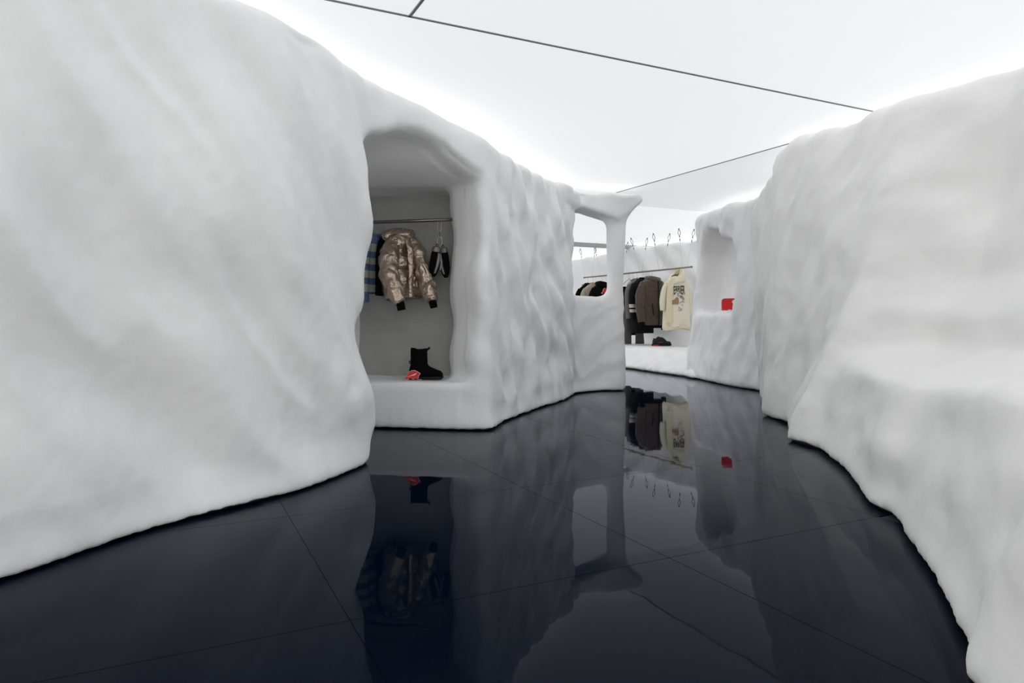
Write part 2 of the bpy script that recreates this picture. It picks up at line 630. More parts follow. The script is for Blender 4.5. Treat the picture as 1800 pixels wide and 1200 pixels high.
def disp_left(v, n):
    y = v[:, 1]
    near = np.clip((5.0 - y) / 0.6, 0, 1)
    far = np.clip((y - 5.5) / 0.5, 0, 1)
    inside = np.clip((poly_sdf(v[:, 0], v[:, 1], poly_U) + 0.30) / 0.12, 0, 1)   # calm inside the niche
    d = near * (0.13 * streaks(v, .4, .917, math.radians(50), 1.1, .42, 1.0) + 0.078 * ridged(v, .4, .917, math.radians(50), 1.15, .29, 7.0) + 0.024 * streaks(v, .4, .917, math.radians(55), .5, .14, 17.0)
                + 0.03 * perlin(v[:, 0] * 1.6, v[:, 1] * 1.6, v[:, 2] * 1.6 + 4))
    lump = np.exp(-((y - 4.0) / .22) ** 2 - ((v[:, 2] - .45) / .16) ** 2)
    d += near * 0.05 * lump * (0.5 + perlin(v[:, 0] * 5, y * 5, v[:, 2] * 5))
    win = np.clip((y - 8.15) / 0.2, 0, 1)
    d += far * (1 - win) * (0.105 * streaks(v, .42, .907, math.radians(62), .42, .20, 3.0) + 0.055 * ridged(v, .42, .907, math.radians(66), .4, .26, 15.0) + 0.008 * streaks(v, .42, .907, math.radians(58), .25, .09, 5.0))
    d += win * 0.045 * ridged(v, .77, .64, math.radians(-40), .5, .25, 9.0) * np.clip((1.25 - v[:, 2]) / .2, 0.25, 1)
    mid = 1 - np.maximum(near, far)
    d += np.clip((v[:, 2] - 1.8) / .15, 0, 1) * np.clip((y - 4.6) / .3, 0, 1) * np.clip((6.0 - y) / .2, 0, 1) * np.clip((-n[:, 2] - .15) / .5, 0, 1) * np.clip((5.75 - y + 0.3 * v[:, 0]) / .4, 0, 1) * 0.11 * streaks(v, .95, -.3, math.radians(10), .7, .22, 31.0)
    d += mid * (0.022 * perlin(v[:, 0] * 4, y * 4, v[:, 2] * 3) + 0.03 * streaks(v, .5, .866, math.radians(35), .6, .2, 13.0))
    d += 0.004 * perlin(v[:, 0] * 14, v[:, 1] * 14, v[:, 2] * 14)
    d *= 1 - 0.75 * np.clip((n[:, 2] - .35) / .4, 0, 1) * np.clip((v[:, 2] - 2.1) / .1, 0, 1)
    base = np.clip(v[:, 2] / 0.22, 0.0, 1)
    d = d * (0.12 + 0.88 * base) * np.where(inside < 0.5, 0.35, 1.0)
    d += (1 - base) * 0.008 * perlin(v[:, 0] * 16, v[:, 1] * 16, 0.3)
    return d


v, q = sdf_mesh(wall_left_sdf, (-3.4, -1.7, -0.026), (1.82, 9.1, 2.56), VX, 3)
wall_left = displaced('wall_left', v, q, M['plaster'], disp_left)
tag(wall_left, 'white hand-troweled plaster wall on the left with clothes niche and window column', 'wall', kind='structure')

# ---- right wall: stepped snow bank
base_R = [(.75, -1.6), (.85, 0.6), (1.03, 1.45), (1.09, 1.69), (1.197, 1.82), (1.243, 1.925), (1.42, 2.363), (1.64, 2.93), (1.70, 3.10), (1.68, 3.26),
          (1.75, 3.47), (1.80, 3.60), (1.94, 4.05), (2.07, 4.70), (2.00, 5.04), (2.09, 5.14), (2.33, 5.78), (2.31, 6.36), (2.45, 6.5), (2.78, 7.66), (2.86, 7.86)]
poly_R = base_R + [(3.3, 7.9), (4.4, 7.0), (5.2, 4.5), (5.2, 1.0), (5.0, -1.6)]
OZ = [0, .12, .55, .645, .67, .70, .715, .78, .98, 1.05, 1.2, 1.8, 2.5]
OO = [0, .03, .12, .15, .27, .29, .43, .47, .485, .55, .66, .76, .82]


def wall_right_sdf(x, y, z):
    X, Y = np.broadcast_arrays(x[:, :, 0], y[:, :, 0])
    d0 = poly_sdf(X, Y, poly_R)[:, :, None].astype(np.float32)
    d1 = poly_sdf(X, Y, smooth_poly(poly_R, 3))[:, :, None].astype(np.float32)
    wz = np.clip(z / 0.5, 0, 1)
    d = d0 * (1 - wz) + d1 * wz
    zs = np.arange(-.1, 2.7, .005)
    prof = np.interp(zs, OZ, OO)
    ker = np.ones(21) / 21
    prof = np.convolve(np.pad(prof, 10, 'edge'), ker, 'valid')
    sh = np.interp(Y, [1.8, 2.3, 3.3, 4.0], [.055, .045, -.03, -.04])[:, :, None] * np.clip(z / 0.45, 0, 1)
    o = np.interp(z - sh, zs, prof)
    flat = np.interp(z, zs, np.interp(zs, [0, .15, .6, 1.2, 2.5], [0, .06, .30, .5, .82]))
    g = np.interp(Y, [1.5, 3.5, 4.25, 4.75, 5.14, 5.72, 6.2, 7.0, 7.6, 7.9], [1.5, 1.5, 1.4, 1.1, .82, .36, .18, .06, -.06, -.10])[:, :, None]
    st = np.interp(Y, [4.2, 5.0], [1.0, 0.0])[:, :, None]
    off = g * (o * st + flat * (1 - st))
    ztop = np.interp(Y, [0, 4, 5.1, 6.1, 6.6, 7.2, 7.7], [2.50, 2.50, 2.49, 2.47, 2.42, 2.30, 2.13])
    ztop = ztop + 0.03 * perlin(X * 1.4, Y * 1.4, 1.3) + 0.012 * perlin(X * 5, Y * 5, 8.1)
    f = smax(d + off, z - ztop[:, :, None], 0.09)
    return np.maximum(f, Z0 - z)


def disp_right(v, n):
    y = v[:, 1]
    far = np.clip((y - 4.5) / 0.8, 0, 1)
    d = (1 - far) * (0.075 * perlin(v[:, 0] * 1.2, y * 1.2 + 5, v[:, 2] * 2.2) + 0.035 * perlin(v[:, 0] * 3, y * 2.2 + 5, v[:, 2] * 5))
    d += (1 - far) * 0.03 * streaks(v, -.29, .957, math.radians(75), .9, .35, 21.0) * np.clip(1 - abs(v[:, 2] - .3) / .4, 0, 1)
    d += far * (0.085 * streaks(v, .35, .936, math.radians(80), .9, .26, 2.0) + 0.07 * ridged(v, .35, .936, math.radians(72), .6, .30, 12.0) + 0.03 * ridged(v, .35, .936, math.radians(66), .35, .15, 22.0) + 0.02 * streaks(v, .35, .936, math.radians(70), .35, .11, 6.0))
    d += 0.004 * perlin(v[:, 0] * 13, v[:, 1] * 13, v[:, 2] * 13)
    base = np.clip(v[:, 2] / 0.25, 0.0, 1)
    d = d * (0.12 + 0.88 * base)
    d += (1 - base) * 0.012 * perlin(v[:, 0] * 7, v[:, 1] * 7, 0.3)
    return d


v, q = sdf_mesh(wall_right_sdf, (.6, -1.7, -0.026), (5.3, 8.1, 2.62), 0.024, 3)
wall_right = displaced('wall_right', v, q, M['plaster_warm'], disp_right)
tag(wall_right, 'white plaster bank on the right, stepped low like packed snow', 'wall', kind='structure')

# ---- rear right wall with arched display niche
poly_E = [(2.96, 7.3), (3.06, 8.2), (3.02, 8.60), (2.87, 9.0), (2.80, 9.5), (2.73, 10.1), (2.66, 10.62), (2.78, 10.9), (3.1, 11.05), (4.3, 11.2), (5.0, 9.5), (4.6, 7.3)]


def wall_rear_sdf(x, y, z):
    X, Y = np.broadcast_arrays(x[:, :, 0], y[:, :, 0])
    d = poly_sdf(X, Y, smooth_poly(poly_E, 1))[:, :, None].astype(np.float32)
    flare = 0.03 * (1 - np.exp(-np.maximum(z, 0) / 0.2)) + 0.02 * np.clip(z / 2.2, 0, 1)
    flare = flare + np.interp(Y, [9.9, 10.7], [0, 0.18])[:, :, None] * np.clip(z / 1.5, 0, 1)
    ztop = np.interp(Y, [7.4, 8.2, 9.0, 9.7, 10.5], [2.46, 2.44, 2.42, 2.43, 2.47]) + 0.02 * perlin(X * 3, Y * 3, 2.2)
    f = smax(d + flare, z - ztop[:, :, None], 0.10)
    # display niche
    X3, Y3 = X[:, :, None], Y[:, :, None]
    topz = np.interp(Y, [8.9, 9.15, 9.45, 9.8, 10.0, 10.3], [1.70, 1.95, 2.10, 2.22, 2.12, 1.80])[:, :, None]
    c = np.maximum(np.abs(Y3 - 9.56) - 0.62, np.maximum(np.abs(X3 - 2.85) - 0.42, np.maximum(0.985 - z, z - topz)))
    yy = np.maximum(np.abs(Y3 - 9.66 + 0.10 * (z - 1.5)) - 0.52, 0); xx = np.maximum(X3 - 3.12, 0)
    c = smax(np.sqrt(yy ** 2 + xx ** 2) - 0.12, smax(z - topz, 0.985 - z, 0.04), 0.10)
    f = smax(f, -c, 0.09)
    return np.maximum(f, Z0 - z)


def disp_rear(v, n):
    d = 0.055 * streaks(v, -.12, .99, math.radians(75), .6, .24, 4.0) + 0.06 * ridged(v, -.12, .99, math.radians(60), .5, .3, 8.0) + 0.035 * ridged(v, -.12, .99, math.radians(70), .28, .13, 18.0) + 0.02 * perlin(v[:, 0] * 6, v[:, 1] * 6, v[:, 2] * 3)
    base = np.clip(v[:, 2] / 0.2, 0.0, 1)
    return d * (0.1 + 0.9 * base) + (1 - base) * 0.012 * perlin(v[:, 0] * 12, v[:, 1] * 12, 0.3)


v, q = sdf_mesh(wall_rear_sdf, (2.4, 7.2, -0.026), (5.1, 11.3, 2.56), 0.028, 2)
wall_rear = displaced('wall_rear', v, q, M['plaster'], disp_rear)
tag(wall_rear, 'white plaster wall further back with an arched niche holding a red card', 'wall', kind='structure')

# ---- back wall with low bench under the hanging rails (built in u,v room coordinates)
BENCH = 0.365


def wall_back_sdf(x, y, z):
    # x = u, y = v
    X, Y = np.broadcast_arrays(x[:, :, 0], y[:, :, 0])
    face = np.interp(Y, [5, 9, 10.2, 13, 18], [9.05, 9.03, 9.06, 9.18, 9.35])
    ztop = 2.445 + 0.02 * perlin(X * 2, Y * 2, 5.5) + np.interp(Y, [10, 11.5, 12.6, 14], [0.0, 0.02, 0.05, 0.0])
    wall = smax((face[:, :, None] - X[:, :, None]), z - ztop[:, :, None], 0.08)
    fr = np.interp(Y, [5.0, 8.0, 8.3, 9.0, 9.9, 10.4, 14, 18], [6.9, 6.95, 7.07, 7.14, 7.29, 7.30, 7.35, 7.4])
    slope = 0.30 * np.clip(z / BENCH, 0, 1) ** 1.5
    bt = BENCH + 0.0 * Y + np.interp(Y, [7.6, 8.25, 8.55, 8.8], [.6, .45, .12, 0])
    ben = smax(fr[:, :, None] + slope - X[:, :, None], z - bt[:, :, None], 0.06)
    f = smin(wall, ben, 0.10)
    f = np.maximum(f, X[:, :, None] - 10.0)
    return np.maximum(f, Z0 - z)


def disp_back(v, n):
    d = 0.10 * streaks(v, 0, 1, math.radians(-40), .9, .34, 6.0) * np.clip((v[:, 2] - .5) / .3, 0, 1) * np.clip((v[:, 0] - 8.7) / .2, 0, 1)
    fr = np.clip((8.0 - v[:, 0]) / .3, 0, 1)
    d += fr * 0.06 * perlin(v[:, 0] * 4, v[:, 1] * 4, v[:, 2] * 4)
    base = np.clip(v[:, 2] / 0.12, 0.0, 1)
    return d * base + (1 - base) * 0.012 * perlin(v[:, 0] * 12, v[:, 1] * 12, 0.3)


v, q = sdf_mesh(wall_back_sdf, (6.8, 7.6, -0.026), (10.1, 18.4, 2.62), 0.035, 1)
nrm = vnormals(v, q)
v = v + nrm * disp_back(v, nrm)[:, None]
w = np.stack([v[:, 0] * U[0] + v[:, 1] * V[0], v[:, 0] * U[1] + v[:, 1] * V[1], np.maximum(v[:, 2], Z0 * .9)], 1)
wall_back = mesh_obj('wall_back', w, q, M['plaster'])
tag(wall_back, 'white plaster back wall with a low snow-like bench below the hanging rails', 'wall', kind='structure')

# far end of the room and the outer left wall, plain plaster
wf = frame_box('wall_far', -5.0, 9.6, 18.2, 18.5, 0, CEIL, M['plaster'])
tag(wf, 'plain white wall closing the far end of the room', 'wall', kind='structure')


# ---- black recess under the walls
def plinth(name, line, inset, label, conv=None, h=0.05):
    P = [np.array(p, float) for p in line]
    verts = []; faces = []
    for i, p in enumerate(P):
        t = P[min(i + 1, len(P) - 1)] - P[max(i - 1, 0)]
        t /= np.linalg.norm(t)
        nn = np.array((-t[1], t[0])) * inset
        for (k, zz) in ((1, 0.0), (1, h), (2.2, h), (2.2, 0.0)):
            c = p + nn * k
            if conv is not None:
                c = conv(c)
            verts.append((c[0], c[1], zz))
        if i:
            a = (i - 1) * 4; b_ = i * 4
            for k in range(4):
                faces.append((a + k, a + (k + 1) % 4, b_ + (k + 1) % 4, b_ + k))
    o = mesh_obj(name, verts, faces, M['black_gap'], smooth=False)
    tag(o, label, 'baseboard', kind='structure')
    return o


plinth('baseboard_left', front_A, 0.065, 'black recessed skirting under the long left plaster wall')
plinth('baseboard_middle', [(-1.3, 5.61), (-1.0, 5.57), (-.457, 5.49), (-.2, 5.465), (-.14, 5.5), (-.09, 5.66), (-.03, 5.95), (.285, 6.84),
                            (.60, 7.50), (.735, 8.10), (.90, 8.32), (1.16, 8.51), (1.42, 8.70)], 0.065, 'black recessed skirting under the niche ledge and window wall')
plinth('baseboard_right', base_R[::-1], 0.065, 'black recessed skirting under the right plaster bank')
plinth('baseboard_rear', poly_E[:7][::-1], 0.065, 'black recessed skirting under the rear niche wall')
plinth('baseboard_back', [(fr, vv) for vv, fr in zip([18, 14, 10.4, 9.9, 9.0, 8.3, 8.0], [7.4, 7.35, 7.3, 7.29, 7.14, 7.07, 6.95])], 0.065,
       'black recessed skirting under the back bench', conv=lambda c: U * c[0] + V * c[1])


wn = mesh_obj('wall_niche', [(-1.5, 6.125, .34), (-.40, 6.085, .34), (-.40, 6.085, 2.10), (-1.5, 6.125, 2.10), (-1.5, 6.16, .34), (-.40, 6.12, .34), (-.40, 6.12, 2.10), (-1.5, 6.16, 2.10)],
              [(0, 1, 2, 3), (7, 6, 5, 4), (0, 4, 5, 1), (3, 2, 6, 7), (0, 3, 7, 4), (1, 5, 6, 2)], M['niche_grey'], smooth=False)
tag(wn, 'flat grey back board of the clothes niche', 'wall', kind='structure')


# ---- light strips lying on top of the walls
def strip(name, pts, z, label):
    o = tube(name, [(p[0], p[1], zz) for p, zz in zip(pts, z if isinstance(z, list) else [z] * len(pts))], 0.012, M['led'], n=6)
    tag(o, label, 'light strip', kind='structure')
    return o


strip('trim_1', [(-2.9, -1.5), (-2.5, .9), (-2.0, 2.35), (-1.75, 2.95), (-1.35, 3.6), (-1.12, 4.2), (-.7, 5.0), (-.3, 5.65), (-.0, 6.5), (.4, 7.5), (.62, 8.2)],
      2.47, 'thin light strip lying on top of the left wall')
strip('trim_2', [(4.2, 1.0), (3.9, 3.0), (3.4, 4.4), (3.0, 5.1), (2.75, 5.8), (2.7, 6.2)], 2.51, 'thin light strip lying on top of the right wall')
strip('trim_3', [(3.25, 8.6), (3.12, 9.5), (3.1, 10.4)], 2.455, 'thin light strip lying on top of the rear wall')


# ------------------------------------------------------------------ hanging rails, clothes, shoes
def W(px, py, d):
    """point at depth d seen at photograph pixel (px, py): used only to read sizes and heights off the photograph"""
    return Vector(((px - 900) / 1200 * d, d, HC - (py - 560) / 1200 * d))


def loft(name, rows, mat, parent=None, n=40, steps=60, fold=None, p=2.6, cap_in=0.03, wrinkle=None):
    """rows: (z, half width, half depth, cx, cy) from top to bottom -> closed garment body"""
    R = np.array(rows, float)
    zs = R[:, 0]
    t = np.linspace(0, 1, steps)
    # parameter by cumulative size change so shoulders get enough rings
    cum = np.concatenate([[0], np.cumsum(np.abs(np.diff(R[:, 0])) + np.abs(np.diff(R[:, 1])))])
    cum /= cum[-1]
    Z = [np.interp(t, cum, R[:, k]) for k in range(R.shape[1])]
    ker = np.ones(3) / 3
    for k in range(1, len(Z)):
        Z[k][1:-1] = np.convolve(Z[k], ker, 'valid')
    verts = []
    th = np.linspace(0, 2 * np.pi, n, endpoint=False)
    c, s_ = np.cos(th), np.sin(th)
    sx = np.sign(c) * np.abs(c) ** (2 / p)
    sy = np.sign(s_) * np.abs(s_) ** (2 / p)
    rings = []
    for i in range(steps):
        f = np.zeros(n) if fold is None else fold(th, Z[0][i])
        x = Z[3][i] + sx * (Z[1][i] + f * 0.5)
        y = Z[4][i] + sy * (Z[2][i] + f)
        rings.append(np.stack([x, y, np.full(n, Z[0][i])], 1))
    last = rings[-1].copy()
    cen = last.mean(0)
    inner = cen + (last - cen) * 0.9
    inner[:, 2] += cap_in
    rings.append(inner)
    Vv = np.concatenate(rings)
    faces = []
    m_ = len(rings)
    for i in range(m_ - 1):
        for k in range(n):
            k2 = (k + 1) % n
            faces.append((i * n + k, (i + 1) * n + k, (i + 1) * n + k2, i * n + k2))
    faces.append(tuple(range(n)))
    faces.append(tuple((m_ - 1) * n + k for k in range(n - 1, -1, -1)))
    if wrinkle is not None:
        Vv = Vv + wrinkle(Vv)
    return mesh_obj(name, Vv, faces, mat, parent)


def smooth_path(pts, it=3):
    return smooth_poly(pts, it, closed=False)


def sleeve_path(pts, rads, it=3):
    P = [tuple(p) + (r,) for p, r in zip(pts, rads)]
    Q = smooth_path(P, it)
    return [q[:3] for q in Q], [q[3] for q in Q]


def sleeve(name, pts, rads, mat, parent, flat=0.7, n=20, puff=None, wr=0.0, seed=0.0):
    path, rr = sleeve_path(pts, rads)
    # resample evenly
    P = np.array(path); R = np.array(rr)
    L = np.concatenate([[0], np.cumsum(np.linalg.norm(np.diff(P, axis=0), axis=1))])
    t = np.linspace(0, L[-1], 44)
    P = np.stack([np.interp(t, L, P[:, k]) for k in range(3)], 1)
    R = np.interp(t, L, R)
    if puff:
        R = R * (1 + puff[1] * (np.abs(np.sin(np.pi * t / L[-1] * puff[0])) ** 0.5 - 0.6))
    v, f = tube_data([tuple(p) for p in P], list(R), n, flat)
    v = np.array([tuple(q) for q in v])
    if wr:
        v = v + wr * np.stack([perlin(v[:, 0] * 22 + seed, v[:, 1] * 22, v[:, 2] * 13 + k * 9) for k in range(3)], 1)
    return mesh_obj(name, v, f, mat, parent)


def hanger(label, group, loc, rz, drop=0.11, half=0.19, arm_drop=0.07, arm_mat='black_plastic', rod=0.014):
    h = empty('clothes_hanger', loc, rz)
    tag(h, label, 'hanger', group)
    r = rod + 0.004
    pts = [(0, -r * math.cos(a), r * math.sin(a)) for a in np.linspace(-0.5, math.pi * 0.98, 9)]
    pts = pts[::-1]
    pts = [(0, 0.0, -drop), (0, 0.0, -drop + 0.02), (0, r * 0.55, -r * 1.6)] + pts
    tube('hook', pts, 0.0028, M['wire'], h, n=6)
    tube('arm', [(-half, 0, -drop - arm_drop), (-half * .5, 0, -drop - arm_drop * .42), (0, 0, -drop), (half * .5, 0, -drop - arm_drop * .42), (half, 0, -drop - arm_drop)],
         0.008, M[arm_mat], h, n=8)
    return h


def fabric(name, c, rough=0.85, noise=0.12, ns=30, bump=0.25, bs=90, sheen=0.2):
    return simple(name, c, rough, 0, noise, ns, bump, bs, sheen=sheen, spec=0.2)


M['cream'] = fabric('cream_jersey', (0.78, 0.72, 0.58), noise=0.03)
M['cream_dark'] = fabric('cream_rib', (0.74, 0.65, 0.47), noise=0.03)
M['brown'] = fabric('brown_shell', (0.085, 0.062, 0.045), 0.7, 0.18, 18)
M['taupe'] = fabric('taupe_knit', (0.17, 0.15, 0.135))
M['olive'] = fabric('olive_grey_cloth', (0.085, 0.080, 0.066))
M['beige'] = fabric('beige_cloth', (0.40, 0.34, 0.26))
M['dog_brown'] = simple('brown_print', (0.33, 0.21, 0.12), 0.8)
M['dog_grey'] = simple('grey_print', (0.30, 0.29, 0.28), 0.8)
M['dog_pale'] = simple('pale_print', (0.60, 0.58, 0.54), 0.8)


def banded(name, base, bands, rough=0.85):
    """bands in object z: list of (z_low, z_high, colour)"""
    m, nt, b = new_mat(name)
    tc = N(nt, 'ShaderNodeTexCoord')
    sep = N(nt, 'ShaderNodeSeparateXYZ')
    nt.links.new(tc.outputs['Object'], sep.inputs[0])
    mr = N(nt, 'ShaderNodeMapRange')
    mr.inputs['From Min'].default_value = -2.0
    mr.inputs['From Max'].default_value = 0.0
    nt.links.new(sep.outputs['Z'], mr.inputs['Value'])
    r = N(nt, 'ShaderNodeValToRGB')
    r.color_ramp.interpolation = 'CONSTANT'
    el = r.color_ramp.elements
    el[0].position = 0.0
    el[0].color = (*base, 1)
    el[1].position = 1.0
    el[1].color = (*base, 1)
    for lo, hi, c in sorted(bands):
        e = el.new((lo + 2) / 2); e.color = (*c, 1)
        e = el.new((hi + 2) / 2); e.color = (*base, 1)
    nt.links.new(mr.outputs['Result'], r.inputs['Fac'])
    nt.links.new(r.outputs['Color'], b.inputs['Base Color'])
    b.inputs['Roughness'].default_value = rough
    b.inputs['Specular IOR Level'].default_value = 0.2
    n2 = N(nt, 'ShaderNodeTexNoise')
    n2.inputs['Scale'].default_value = 120
    nt.links.new(tc.outputs['Object'], n2.inputs['Vector'])
    bp = N(nt, 'ShaderNodeBump')
    bp.inputs['Strength'].default_value = 0.4
    bp.inputs['Distance'].default_value = 0.006
    nt.links.new(n2.outputs['Fac'], bp.inputs['Height'])
    nt.links.new(bp.outputs['Normal'], b.inputs['Normal'])
    return m


def folds(n_, amp, seed):
    def f(th, z):
        return amp * np.sin(th * n_ + 3 * perlin(z * 1.5, seed, 0.5)) * np.clip((-z - 0.25) / 0.5, 0, 1) \
            + amp * 0.8 * perlin(np.cos(th) * 2.2 + seed, np.sin(th) * 2.2, z * 2.5)
    return f


# ============ near niche
R0 = Vector((-.514, 5.77, 1.737)); RD = Vector((-.748, .17, 0))


def near_rail(t, dz=0.0):
    p = R0 + RD * t
    return Vector((p.x, p.y, p.z + dz))


rail = empty('clothes_rail', near_rail(0.6))
tag(rail, 'dark steel rail across the dark niche above the bronze puffer jacket', 'clothes rail', 'clothes rails')
o = tube('rod', [near_rail(-.10) - rail.location, near_rail(1.35) - rail.location], 0.014, M['steel'], rail, n=16)
for t in (-.03,):
    p = near_rail(t) - rail.location
    tube('flange', [p, p + RD.normalized() * -0.02], 0.024, M['steel'], rail, n=16)

# bronze puffer
m, nt, b = new_mat('bronze_foil')
b.inputs['Base Color'].default_value = (0.50, 0.40, 0.32, 1)
b.inputs['Metallic'].default_value = 0.85
b.inputs['Roughness'].default_value = 0.30
tc = N(nt, 'ShaderNodeTexCoord')
bm_ = None
for k, (sc, st, ds) in enumerate(((9, 0.6, 0.05), (30, 0.35, 0.012))):
    n1 = N(nt, 'ShaderNodeTexNoise')
    n1.inputs['Scale'].default_value = sc
    n1.inputs['Detail'].default_value = 2
    n1.inputs['Distortion'].default_value = 1.2
    nt.links.new(tc.outputs['Object'], n1.inputs['Vector'])
    bp = N(nt, 'ShaderNodeBump')
    bp.inputs['Strength'].default_value = st
    bp.inputs['Distance'].default_value = ds
    nt.links.new(n1.outputs['Fac'], bp.inputs['Height'])
    if bm_ is not None:
        nt.links.new(bm_.outputs['Normal'], bp.inputs['Normal'])
    bm_ = bp
nt.links.new(bm_.outputs['Normal'], b.inputs['Normal'])
M['foil'] = m

JP = near_rail(.567)
JR = math.radians(36)
jk = empty('puffer_jacket', JP, JR)
tag(jk, 'metallic bronze puffer jacket with black knit cuffs hanging in the dark niche', 'jacket')
JM = (Matrix.Translation(JP) @ Matrix.Rotation(JR, 4, 'Z')).inverted()


def jl(px, py, d):
    return tuple(JM @ W(px, py, d))


def puff_fold(th, z):
    seams = np.array([-.255, -.43, -.63])
    dd = np.min(np.abs(z - seams))
    q = min(dd / 0.06, 1.0)
    return -0.034 * (1 - q) ** 1.5 + 0.018 * perlin(np.cos(th) * 3, np.sin(th) * 3, z * 9) - 0.02 * np.exp(-((th - 1.5 * np.pi) / 0.10) ** 2)


def jwr(v):
    return 0.016 * np.stack([perlin(v[:, 0] * 15 + k * 7, v[:, 1] * 15, v[:, 2] * 12) for k in range(3)], 1) \
        + 0.006 * np.stack([perlin(v[:, 0] * 38 + k * 7, v[:, 1] * 38, v[:, 2] * 30) for k in range(3)], 1)


loft('body', [(-.105, .06, .05, 0, 0), (-.125, .11, .075, 0, 0), (-.17, .155, .10, 0, 0), (-.23, .18, .115, 0, 0), (-.36, .19, .13, 0, 0), (-.5, .195, .14, 0, 0),
              (-.61, .195, .135, 0, 0), (-.665, .18, .12, 0, 0)], M['foil'], jk, n=72, steps=90, fold=puff_fold, wrinkle=jwr)
# sleeves
s1 = [jl(694, 420, 5.80), jl(686, 442, 5.72), jl(682, 472, 5.64), jl(690, 504, 5.58), jl(703, 532, 5.56)]
s1n = sleeve('sleeve', s1, [.05, .078, .090, .078, .058], M['foil'], jk, 0.85, 26, (2, .14), 0.025, 1)
s2 = [jl(724, 422, 5.86), jl(734, 444, 5.84), jl(744, 474, 5.80), jl(753, 505, 5.77), jl(760, 530, 5.75)]
s2n = sleeve('sleeve', s2, [.045, .068, .070, .070, .055], M['foil'], jk, 0.85, 26, (3, .18), 0.025, 5)
tube('cuff', [jl(701, 526, 5.56), jl(704, 534, 5.56), jl(706, 545, 5.56)], [.032, .034, .033], M['black_cloth'], s1n, n=16)
tube('cuff', [jl(759, 526, 5.75), jl(761, 532, 5.75), jl(763, 541, 5.75)], [.030, .033, .031], M['black_cloth'], s2n, n=16)
# collar and hood
cp = [(.072 * math.cos(a), .06 * math.sin(a) - .01, -.105 - .02 * math.sin(a + math.pi) ) for a in np.linspace(0, 2 * math.pi, 25)[:-1]]
v, f = tube_data(cp, 0.036, 14, closed=True)
v = np.array([tuple(q) for q in v]); v = v + jwr(v) * .8
mesh_obj('collar', v, f, M['foil'], jk)


def hood_sdf(x, y, z):
    a = np.sqrt(((x + .06) / .11) ** 2 + ((y - .07) / .085) ** 2 + ((z + .135) / .075) ** 2) - 1
    b_ = np.sqrt(((x - .06) / .09) ** 2 + ((y - .07) / .07) ** 2 + ((z + .15) / .06) ** 2) - 1
    return smin(a, b_, .5) * .07


v, q = sdf_mesh(hood_sdf, (-.25, -.1, -.3), (.25, .25, 0.0), .012, 1)
v = v + jwr(v) * .8
mesh_obj('hood', v, q, M['foil'], jk)
# storm flap along the zip
sleeve('zip_flap', [(.0, -.085, -.15), (.0, -.125, -.22), (.003, -.142, -.36), (.0, -.152, -.5), (.0, -.150, -.66)], [.022, .025, .026, .026, .024], M['foil'], jk, .35, 20, wr=.012)
hanger('thin wire hanger inside the bronze puffer jacket', 'hangers in the dark niche', JP, JR, .10, .09, .03)

# blue striped sweater
blue = (0.12, 0.18, 0.32)
crm = (0.50, 0.51, 0.44)
SP = near_rail(.90)


def yz(y, d=5.86):
    return HC - (y - 560) / 1200 * d - 1.737


bl = [(yz(b_), yz(a), crm) for a, b_ in ((430, 443), (455, 466), (478, 490), (502, 514))]
M['stripes'] = banded('blue_cream_stripe', blue, bl)
sw = empty('striped_sweater', SP, math.radians(52))
tag(sw, 'blue and cream striped knit sweater beside the bronze jacket', 'sweater')
loft('body', [(-.12, .05, .04, 0, 0), (-.14, .08, .05, 0, 0), (-.20, .14, .06, 0, 0), (-.30, .165, .065, 0, 0), (-.45, .17, .065, 0, 0), (-.62, .165, .06, 0, 0)],
     M['stripes'], sw, fold=folds(5, .006, 2.0))
sleeve('sleeve', [(-.11, -.02, -.18), (-.17, -.04, -.32), (-.18, -.05, -.5), (-.165, -.05, -.70)], [.05, .065, .06, .045], M['stripes'], sw, 0.8)
sleeve('sleeve', [(.11, 0, -.18), (.17, -.02, -.32), (.18, -.02, -.5), (.165, -.02, -.68)], [.05, .065, .06, .045], M['stripes'], sw, 0.8)
tube('collar', [(.05 * math.cos(a), .04 * math.sin(a), -.115) for a in np.linspace(0, 2 * math.pi, 17)[:-1]], 0.014, M['stripes'], sw, n=8, closed=True)
hanger('thin wire hanger inside the blue striped sweater', 'hangers in the dark niche', SP, math.radians(52), .11, .10, .04)
BP = near_rail(.76)
bv = empty('dark_vest', BP, math.radians(70))
tag(bv, 'black vest squeezed between the striped sweater and the bronze jacket', 'vest')
loft('body', [(-.12, .05, .03, 0, 0), (-.14, .08, .035, 0, 0), (-.20, .13, .04, 0, 0), (-.30, .15, .045, 0, 0), (-.45, .155, .045, 0, 0), (-.64, .155, .045, 0, 0)],
     M['black_cloth'], bv, fold=folds(5, .005, 4.0))
tube('collar', [(.05 * math.cos(a), .035 * math.sin(a), -.115) for a in np.linspace(0, 2 * math.pi, 17)[:-1]], 0.012, M['black_cloth'], bv, n=8, closed=True)
hanger('thin wire hanger inside the black vest', 'hangers in the dark niche', BP, math.radians(70), .11, .10, .04)


# mittens on a clip
def oval(cx, cy, cz, a, b_, n=20, ry=0.0):
    out = []
    for t in np.linspace(0, 2 * math.pi, n + 1)[:-1]:
        x, z = a * math.cos(t), b_ * math.sin(t)
        out.append((cx + x * math.cos(ry), cy + x * math.sin(ry), cz + z))
    return out


